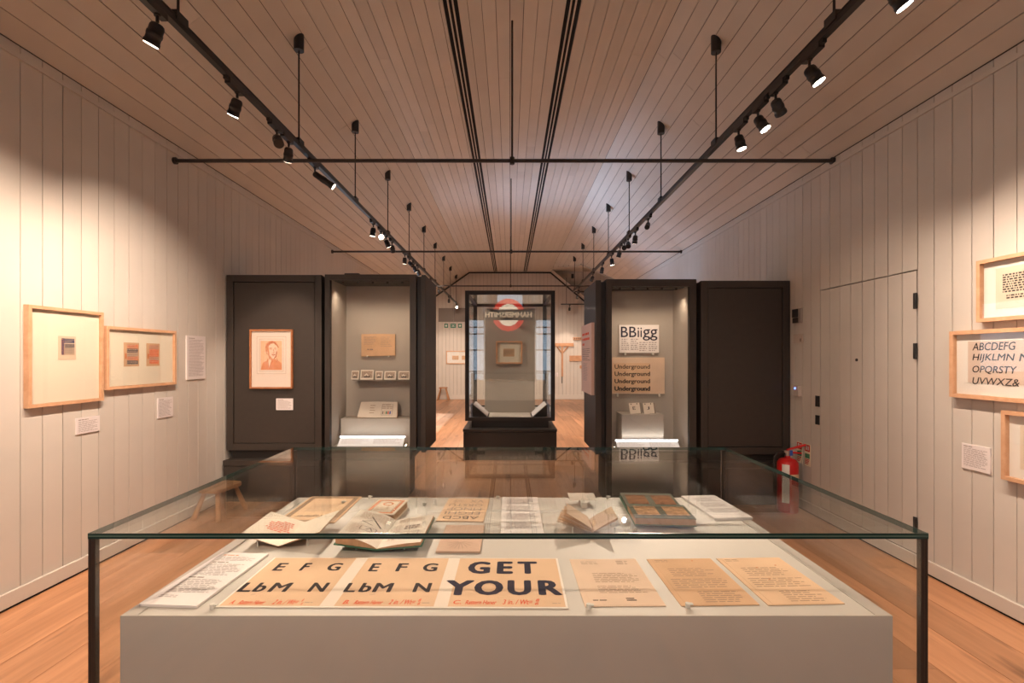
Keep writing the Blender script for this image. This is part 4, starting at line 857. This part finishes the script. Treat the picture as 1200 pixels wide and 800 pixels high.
# plinth inside the case
Zp = .862; pw = 1.815/2; py0, py1 = 1.1225, 2.067; pcx = -.008
t = thing('display_plinth', 'grey-beige painted plinth inside the glass table case', 'plinth', (pcx, py0, .45))
MB().box(-pw, pw, .004, py1-py0, 0, Zp-.02-.45).box(-pw, pw, 0, .004, 0, Zp-.45).build('body', PLINTH, t)
g = .038; MB().box(-pw+g+.001, pw-g-.001, .004, py1-py0, Zp-.0198-.45, Zp-.45).build('top_board', PLINTH, t, bevel=.001)
for s_ in (-1, 1): 
    a, c = sorted((s_*pw, s_*(pw-g+.001))); MB().box(a, c, .004, py1-py0, Zp-.0198-.45, Zp-.45).build('top_strip', PLINTH, t, bevel=.001)
def tab(pts, ang=None): return Flat('table', Zp, pts, ang)
def sheet(name, lab, cat, pts, m, th_=.0015, lift=0, group=None):
    Fl = tab(pts); t = thing(name, lab, cat, Fl.M @ Matrix.Translation((0, 0, lift+.0003)), group)
    MB().box(-Fl.w/2, Fl.w/2, -Fl.h/2, Fl.h/2, 0, th_).build('sheet', m, t); return t, Fl
zz = .0021
# front row
t, Fl = sheet('text_panel', 'tall white text panel at the left front of the table case', 'text panel', ((258.7, 649.3), (310.5, 650.7), (236, 712.6), (165, 710.5)), WHITE, .006)
w, h = Fl.w/2, Fl.h/2
for k, (a, c) in enumerate(((.82, .62), (.5, .02), (-.12, -.62))):
    text_lines(t, -w*.75, -w*.1, h*a, h*(a+.07), .009, .0066, REDL if k == 0 else INKG, 90+k, .6, 'printed_heading'); text_lines(t, -w*.75, w*.8, h*c, h*(a-.02), .0075, .0066, TEXTG, 93+k, .4)
text_lines(t, -w*.75, -w*.1, -h*.78, -h*.7, .0075, .0066, TEXTG, 99, .4)
lp = [(319, 653.7), (653.7, 655.2), (666, 713.3), (255.5, 712.4)]
t, Fl = sheet('lettering_board', 'long mounted board of three tan lettering sheets, EFG twice and GET YOUR', 'lettering sheet', lp, mat('board_white', (.80, .73, .65), .7), .0022)
hh = Fl.h/2; W2 = Fl.w/2
zi = .0030
def fl(px, py): return Fl.loc(px, py)
segs = [('A', (260, 710), (375, 710)), ('B', (392, 710), (508.5, 710.5)), ('C', (524.8, 710.5), (664.8, 711.7))]
for k, (nm, a, c) in enumerate(segs):
    xa, xb_ = fl(*a)[0], fl(*c)[0]
    if k == 0: xa = -W2+.006
    if k == 2: xb_ = W2-.006
    MB().box(xa, xb_, -hh+.006, hh-.003, .0022, .0027).build('tan_sheet', PAPER, t)
    if k < 2: MB().box(xb_, fl(*segs[k+1][1])[0], -hh+.006, hh-.002, .0022, .0026).build('pale_strip', TAPE, t)
def word(txt, bl, tr, m=INK, bold=.0006, sh=0, z=zi):
    (x0, y0), (x1, y1) = fl(*bl), fl(*tr); glyphs(txt, (x0, y0, x1, y1), m, t, z=z, bold=bold, shear=sh)
def row(chars, yb_, yt, m, bold):
    """each capital between its own leftmost and rightmost pixel (given as crop u,v pairs)"""
    P = lambda u, v: fl(250+u/2.857, 645+v/2.857)
    for ch, l, r in chars:
        x0, x1 = P(*l)[0]+bold, P(*r)[0]-bold; y0, y1 = P(l[0], yb_)[1], P(l[0], yt)[1]; glyphs(ch, (x0, y0+bold*.6, x1, y1-bold*.6), m, t, z=zi, bold=bold)
row((('E', (195, 70), (255, 46)), ('F', (285, 70), (333, 46)), ('G', (381, 61), (437, 48))), 71, 45, INK, .0022)
row((('L', (77, 140), (122, 140)), ('b', (127, 140), (178, 128)), ('M', (180, 140), (243, 140)), ('N', (312, 142), (368, 142))), 142, 111, INK, .0022)
row((('E', (517, 72), (565, 46)), ('F', (608, 72), (656, 46)), ('G', (702, 60), (754, 52))), 73, 46, INK, .0022)
row((('L', (433, 142), (472, 142)), ('b', (483, 142), (531, 128)), ('M', (530, 142), (592, 142)), ('N', (665, 143), (723, 143))), 143, 112, INK, .0022)
row((('G', (853, 60), (927, 65)), ('E', (948, 80), (1003, 80)), ('T', (1018, 42), (1083, 42))), 81, 40, NAVY, .005)
row((('Y', (780, 105), (876, 105)), ('O', (873, 130), (971, 130)), ('U', (985, 108), (1063, 108)), ('R', (1090, 152), (1170, 152))), 153, 103, NAVY, .005)
for (ch, x) in (('A.', 268), ('B.', 401), ('C.', 531)):
    word(ch, (x, 709), (x+10, 704.5), REDI, .0004, .2)
for x, xe_, tx in ((278, 313, 'Rattern Haner'), (414, 450, 'Rattern Haner'), (545, 582, 'Rattern Haner')): word(tx, (x, 709.3), (xe_, 704.8), REDI, .0003, .3)
for x, xe_, tx in ((318, 352, '2 in. / Wt='), (455, 488, '2 in. / Wt='), (589, 624, '3 in. / Wt=')): word(tx, (x, 709.3), (xe_, 704), REDI, .0003, .3)
for x in (353, 490, 628): word('8', (x, 706.2), (x+4, 703), REDI, .0003, .3); word('6', (x-1, 710), (x+3, 706.8), REDI, .0003, .3)
for x in (362, 500, 653): text_lines(t, fl(x, 708)[0]-.012, fl(x, 708)[0]+.012, -hh+.016, -hh+.023, .006, zi, INKL, x, .6, 'pencil_note')
for px in (290, 430): word('LbM', (px+3, 698.6), (px+10, 696.3), INKL, 0, 0)
HAND = mat('faded_handwriting', (.36, .25, .18), .85, spec=.12)
# three letters at the right
for k, (pts, m_, lab) in enumerate(((((668.5, 655.7), (747, 655.2), (777.5, 710.5), (684.2, 711.2)), PAPER2, 'pale typed letter on the table case, first of three letters from the left'),
        (((759.5, 655.7), (834.7, 654.5), (887.6, 709.3), (796, 710.3)), PAPER3, 'darker handwritten letter on the table case, middle one of three letters'),
        (((842.7, 655), (915, 653.3), (987.3, 708.3), (896, 709.3)), PAPER, 'stained handwritten letter at the right end of the table case'))):
    t, Fl = sheet('old_letter', lab, 'letter', pts, m_, .0016, group='old letters in the case'); w, h = Fl.w/2, Fl.h/2
    MB().box(-w*.86, w*.84, -h*.97, h*.97, .0016, .002).build('page', (PAPER4, PAPER3, PAPER)[k] if k else PAPER2, t)
    if k == 0:
        text_lines(t, -w*.7, -w*.2, h*.68, h*.86, .008, .0023, INKL, 101, .4, 'letterhead'); text_lines(t, w*.35, w*.7, h*.7, h*.88, .009, .0023, INKL, 102, .5, 'crest')
        text_lines(t, -w*.5, w*.75, -h*.15, h*.3, .0085, .0023, HAND, 103, .3, 'typed_text'); text_lines(t, -w*.5, w*.75, -h*.55, -h*.25, .0085, .0023, HAND, 104, .3, 'typed_text'); text_lines(t, -w*.75, -w*.3, -h*.85, -h*.78, .008, .0023, INK, 105, .5, 'signature'); text_lines(t, w*.1, w*.35, -h*.82, -h*.72, .009, .0023, INK, 106, .5, 'signature')
    else:
        text_lines(t, -w*.8, -w*.4, h*.8, h*.92, .009, .0023, HAND, 107+k, .35, 'handwriting'); text_lines(t, -w*.6, w*.75, h*.1, h*.5, .011, .0023, HAND, 109+k, .3, 'handwriting'); text_lines(t, -w*.75, w*.8, -h*.4, h*.02, .011, .0023, HAND, 111+k, .3, 'handwriting'); text_lines(t, -w*.3, w*.8, -h*.9, -h*.5, .010, .0023, HAND, 113+k, .35, 'handwriting')
        b = MB().use(ORANGE)
        for (sx, sy) in (((.35, .87),) if k == 1 else ((-.1, .5), (-.15, -.02), (.55, .6))): b.poly([(w*sx+.003*math.cos(a), h*sy+.003*math.sin(a)) for a in (0, 1, 2, 3, 4, 5)], .0022, .0024)
        b.build('rust_stain', None, t)
# back row
t, Fl = sheet('bordered_print', 'tan print with a brown border at the back left of the table case', 'print', ((363, 582.5), (421, 582.5), (396, 613), (325, 613)), PAPER3, .003)
w, h = Fl.w/2, Fl.h/2; rect_frame(Fl.w*.93, Fl.h*.95, .018, .0006).build('brown_border', mat('brown_border', (.27, .17, .10), .8, noise=.3, nscale=200), t).location = (0, 0, .003)
MB().box(-w*.72, w*.72, -h*.78, h*.8, .003, .0034).build('page', PAPER, t)
text_lines(t, -w*.5, w*.5, -h*.25, h*.3, .007, .0038, INKL, 121, .4); glyphs('Wayfarer', (-w*.6, -h*.68, w*.5, -h*.45), INK, t, z=.0038, rot180=True)
t, Fl = sheet('alphabet_sheet', 'tan sheet of thin capitals lying upside down at the back of the table case', 'lettering sheet', ((524, 584.3), (572, 585), (568.8, 611.8), (513.5, 611)), PAPER, .003); w, h = Fl.w/2, Fl.h/2
for k, tx in enumerate(('ABCD', 'EFGHI', 'MNOP', 'QRSTU', 'VX')): glyphs(tx, (-w*(.8 if k < 4 else -.1), -h*.85+k*h*.36, w*.75, -h*.85+k*h*.36+h*.24), INKG if k else INK, t, z=.0036, rot180=True)
text_lines(t, -w*.7, -w*.1, h*.6, h*.8, .008, .0036, INKL, 125, .4)
t, Fl = sheet('brown_leaflet', 'small blank brown leaflet with a faint stamp in front of the alphabet sheet', 'leaflet', ((522, 617), (567.5, 617), (562.8, 648.3), (511.8, 647.8)), PINKP, .006); w, h = Fl.w/2, Fl.h/2
b = MB().use(INKL)
for k in range(9): a = math.radians(200+k*17.5); b.stroke([(.008*math.cos(a), -h*.3+.02*math.sin(a)*.6), (w*.65*math.cos(a), -h*.25+h*.6*math.sin(a))], .0025, .0066)
b.build('faint_stamp', None, t)
t, Fl = sheet('text_panel', 'white text panel at the middle back of the table case', 'text panel', ((588.5, 584), (630, 584), (637.3, 628), (586.5, 628)), WHITE, .006); w, h = Fl.w/2, Fl.h/2
for k in range(4): text_lines(t, -w*.75, w*.85, h*(.62-.43*k)-.02, h*(.86-.43*k), .009, .0066, TEXTG, 131+k, .4)
t, Fl = sheet('text_panel', 'white text panel at the right back of the table case beside the album', 'text panel', ((802.7, 583), (841.7, 582), (876.7, 608.5), (832.8, 609.5)), WHITE, .008); w, h = Fl.w/2, Fl.h/2
for k in range(3): text_lines(t, -w*.6, w*.85, h*(.35-.5*k), h*(.75-.5*k), .009, .0086, TEXTG, 136+k, .4)
# books
def spread(t, w_l, w_r, ln, lift_l, lift_r, th_l, th_r, m, cover=None, y0=0):
    """two curved page blocks meeting at a spine along local y, spine at local z=0"""
    for nm, w_, lf, tk, s_ in (('left_pages', w_l, lift_l, th_l, -1), ('right_pages', w_r, lift_r, th_r, 1)):
        n = 8; top = []; bot = []
        for k in range(n+1):
            u = k/n; hump = math.sin(min(1, u*1.25)*math.pi*.5)**.7*tk if tk else 0
            z = lf*u; top.append((s_*w_*u, z+max(hump, .0012))); bot.append((s_*w_*u, z))
        pr = bot+top[::-1]; N = len(pr); v = [(x, 0, z) for x, z in pr]+[(x, ln, z) for x, z in pr]
        f = [tuple(range(N)), tuple(range(2*N-1, N-1, -1))]+[(i, (i+1) % N, N+(i+1) % N, N+i) for i in range(N)]
        b = MB().use(m).use(PEDGE).add(v, f); 
        for i in range(len(f)): b.mi[i] = 0 if (i >= 2 and n+1 <= i-2 < 2*n+1) else 1
        o = b.build(nm, None, t)
        bm = bmesh.new(); bm.from_mesh(o.data); bmesh.ops.recalc_face_normals(bm, faces=bm.faces); bm.to_mesh(o.data); bm.free()
        if cover: MB().add([(0, -.003, -.004), (s_*(w_+.005), -.003, lf-.004), (s_*(w_+.005), ln+.003, lf-.004), (0, ln+.003, -.004), (0, -.003, -.0005), (s_*(w_+.005), -.003, lf-.0005), (s_*(w_+.005), ln+.003, lf-.0005), (0, ln+.003, -.0005)], [(0, 3, 2, 1), (4, 5, 6, 7), (0, 1, 5, 4), (1, 2, 6, 5), (2, 3, 7, 6), (3, 0, 4, 7)]).build('cover', cover, t)
def on_page(t, txtfn, w_, lift, tk, s_): pass
def cradle(lab, x, y, w_l, w_r, ln, hl, hr, ang=0):
    t = thing('acrylic_book_cradle', lab, 'book stand', Matrix.Translation((x, y, Zp)) @ Matrix.Rotation(ang, 4, 'Z'), 'acrylic book cradles')
    for s_, w_, h_ in ((-1, w_l, hl), (1, w_r, hr)):
        MB().add([(0, .02, .002), (s_*w_, .02, h_), (s_*w_, ln-.02, h_), (0, ln-.02, .002), (0, .02, .005), (s_*w_, .02, h_+.003), (s_*w_, ln-.02, h_+.003), (0, ln-.02, .005)], [(0, 3, 2, 1), (4, 5, 6, 7), (0, 1, 5, 4), (1, 2, 6, 5), (2, 3, 7, 6), (3, 0, 4, 7)]).build('wing', PANE, t)
        for yy in (.02, ln-.02): MB().tube((s_*w_*.8, yy, 0), (s_*w_*.8, yy, h_*.8), .003, 8).build('foot', ACRY, t)
    return t
# white booklet with red text
cradle('clear cradle under the white booklet with red text', -.735, 1.515, .09, .105, .21, .03, .03, math.radians(3))
t = thing('open_booklet', 'open white booklet with red text on its left page, left side of the case', 'book', Matrix.Translation((-.733, 1.512, Zp+.008)) @ Matrix.Rotation(math.radians(3), 4, 'Z'))
spread(t, .118, .128, .222, .040, .040, .001, .004, mat('booklet_white', (.80, .70, .58), .8))
b = MB(); rr = random.Random(5)
for k, (a, c) in enumerate(((-.05, -.015), (-.07, -.02), (-.085, -.012), (-.085, -.018), (-.08, -.02), (-.085, -.01), (-.075, -.03))):
    y = .17-k*.0135; x = a
    while x < c:
        w_ = rr.uniform(.004, .011); z = lambda q_: -q_*.040/.118+.0022
        b.add([(x, y, z(x)), (x+w_, y, z(x+w_)), (x+w_, y+.007, z(x+w_)), (x, y+.007, z(x))], [(0, 1, 2, 3)]); x += w_+.003
b.build('red_text', REDI, t)
# small patterned book
t = thing('small_book', 'small thick book with an orange framed cover at the back of the case', 'book', Matrix.Translation((-.478, 1.842, Zp)) @ Matrix.Rotation(math.radians(-5), 4, 'Z'))
MB().box(-.058, .058, -.085, .085, .003, .029).build('page_block', PEDGE, t); MB().box(-.062, .062, -.09, .09, .029, .032).build('cover', PAPER4, t); MB().box(-.062, .062, -.09, .09, 0, .003).build('back_cover', PAPER4, t)
MB().box(-.062, -.0585, -.09, .09, 0, .032).build('spine', PAPER4, t)
rect_frame(.104, .158, .011, .0006).build('orange_border', ORANGE, t).location = (0, 0, .0321); ring(.014, .021, 0, .0006, 24).build('orange_ring', ORANGE, t).location = (0, .03, .0321)
text_lines(t, -.03, .03, -.055, -.01, .008, .0326, INKL, 141, .4); MB().use(INKG).stroke([(-.038, -.065), (.038, -.065), (.038, .065), (-.038, .065), (-.038, -.065)], .0015, .0326).build('fine_line', None, t)
# open book with diagrams
cradle('clear cradle under the open book of lettering diagrams', -.413, 1.486, .09, .10, .245, .028, .02, 0)
t = thing('open_diagram_book', 'open book with black lettering diagrams and a green cover edge', 'book', Matrix.Translation((-.413, 1.482, Zp+.012)))
spread(t, .128, .136, .257, .018, .012, .024, .010, PAGE, GREENC)
def mark(nm, m_, s_, w_, lf, tk, quads):
    b = MB()
    for p in quads:
        v = []
        for x, y in p:
            u = min(1, x/w_); z = lf*u+max(math.sin(min(1, u*1.25)*math.pi*.5)**.7*tk, .0012)+.0016; v.append((s_*x, y, z))
        b.add(v, [tuple(range(len(v)))[::1 if s_ > 0 else -1]])
    return b.build(nm, m_, t)
def wq(x0, x1, y0, y1, lh, seed, fill=.4):
    r = random.Random(seed); o = []; y = y1
    while y > y0:
        x = x0
        while x < x1: w_ = min(r.uniform(.004, .012), x1-x); o.append([(x, y-lh*fill), (x+w_, y-lh*fill), (x+w_, y), (x, y)]); x += w_+.003
        y -= lh
    return o
def bar(x0, y0, x1, y1, w_): 
    dx, dy = x1-x0, y1-y0; l = math.hypot(dx, dy); nx, ny = -dy/l*w_/2, dx/l*w_/2; return [(x0-nx, y0-ny), (x1-nx, y1-ny), (x1+nx, y1+ny), (x0+nx, y0+ny)]
mark('text', INKL, -1, .128, .018, .024, wq(.02, .11, .175, .235, .009, 151)+wq(.075, .115, .04, .12, .009, 152))
mark('diagram', INK, -1, .128, .018, .024, [bar(.022, .13, .07, .2, .006), bar(.05, .13, .09, .15, .003), bar(.06, .17, .09, .145, .003), bar(.03, .08, .08, .08, .002), bar(.03, .11, .08, .11, .002), bar(.03, .08, .03, .11, .002), bar(.08, .08, .08, .11, .002), bar(.04, .085, .05, .105, .003), bar(.05, .105, .06, .085, .003)])
mark('text', INKL, 1, .136, .012, .010, wq(.02, .1, .2, .235, .009, 153)+wq(.02, .045, .04, .18, .009, 154))
mark('diagram', INKG, 1, .136, .012, .010, wq(.055, .105, .13, .165, .02, 155, .7)+[bar(.05, .07, .11, .07, .002), bar(.05, .105, .11, .105, .002), bar(.05, .07, .05, .105, .002), bar(.11, .07, .11, .105, .002), bar(.07, .08, .08, .09, .006)])
# small worn booklet with fanned pages on a stand
cradle('clear stand under the worn little booklet', .283, 1.62, .085, .095, .12, .03, .03, math.radians(-2))
t = thing('worn_notebook', 'small worn tan notebook standing open with fanned pages on a clear stand', 'book', Matrix.Translation((.279, 1.615, Zp+.014)) @ Matrix.Rotation(math.radians(-2), 4, 'Z'))
for k in range(5):
    a = math.radians(4+k*7); w_ = .115-.004*k
    MB().add([(0, 0, .003*k), (-w_*math.cos(a), .075-.012*k, w_*math.sin(a)+.002), (-w_*math.cos(a)*.9, .135, w_*math.sin(a)+.004), (0, .125, .003*k), (0, 0, .003*k+.0016), (-w_*math.cos(a), .075-.012*k, w_*math.sin(a)+.0036), (-w_*math.cos(a)*.9, .135, w_*math.sin(a)+.0056), (0, .125, .003*k+.0016)], [(0, 3, 2, 1), (4, 5, 6, 7), (0, 1, 5, 4), (1, 2, 6, 5), (2, 3, 7, 6), (3, 0, 4, 7)]).build('fanned_leaf', PAPER3 if k % 2 else PAPER2, t)
spread(t, .004, .085, .122, .0, .045, .001, .007, PAPER2)
b = MB()
for q in wq(.014, .075, .02, .11, .009, 161, .35): b.add([(x, y, x*.045/.085+.0098) for x, y in q], [(0, 1, 2, 3)])
b.build('faint_writing', INKL, t)
# leaflet on its own little stand
t = thing('small_leaflet_on_stand', 'tiny pale leaflet propped on a clear strip at the back of the case', 'leaflet', Matrix.Translation((.300, 1.97, Zp)))
MB().box(-.055, .055, -.01, .06, .022, .024, Matrix.Rotation(.12, 4, 'X')).build('leaf', PAGE, t)
MB().box(-.012, .012, -.05, .03, 0, .022).build('strip', ACRY, t)
# photograph album
t = thing('photo_album', 'open grey-green album with four brown photographs at the back right of the case', 'album', Matrix.Translation((.56, 1.84, Zp)) @ Matrix.Rotation(math.radians(-4), 4, 'Z'))
MB().box(-.108, .108, -.155, .19, .0, .004, Matrix.Translation((0, 0, .012))).build('cover', GREENC, t)
MB().box(-.105, .105, 0, .185, .016, .026, Matrix.Rotation(.03, 4, 'X')).build('back_leaves', ALBUM, t)
MB().box(-.105, .105, -.155, 0, .016, .038).build('page_block', PEDGE, t); MB().box(-.106, .106, -.157, .002, .038, .0395).build('front_leaf', ALBUM, t)
for k, (x, y, z) in enumerate(((-.052, .095, .0305), (.052, .095, .0305), (-.05, -.075, .0397), (.055, -.075, .0397))):
    MB().box(-.04, .04, -.055 if k < 2 else -.05, .055 if k < 2 else .05, 0, .0008).build('photograph', SEPIA if k < 2 else SEPIAL, t, (x, y, z), (.03 if k < 2 else 0, 0, 0))
for s_ in (-1, 1): MB().box(s_*.09-.006, s_*.09+.006, -.12, .15, 0, .012).build('support_bar', ACRY, t)
# clear acrylic pins along the sheets
for k, (px, py) in enumerate(((690, 713), (806, 712), (249, 713), (433, 584), (497, 592), (402, 590), (583, 584), (712, 584))):
    Fl = tab(((px-1, py-1), (px+1, py-1), (px+1, py+1), (px-1, py+1)), 0)
    t = thing('acrylic_pin', 'tiny clear acrylic pin %s' % ('at the foot of the first letter', 'at the foot of the middle letter', 'beside the left front text panel', 'behind the small orange book', 'right of the small orange book', 'between the booklet and the diagram book', 'left of the middle back text panel', 'left of the album')[k], 'clip', Fl.M, 'acrylic pins')
    MB().lathe([(.006, 0), (.006, .012)], 10).box(-.003, .012, -.004, .004, .008, .011).build('pin', ACRY, t)
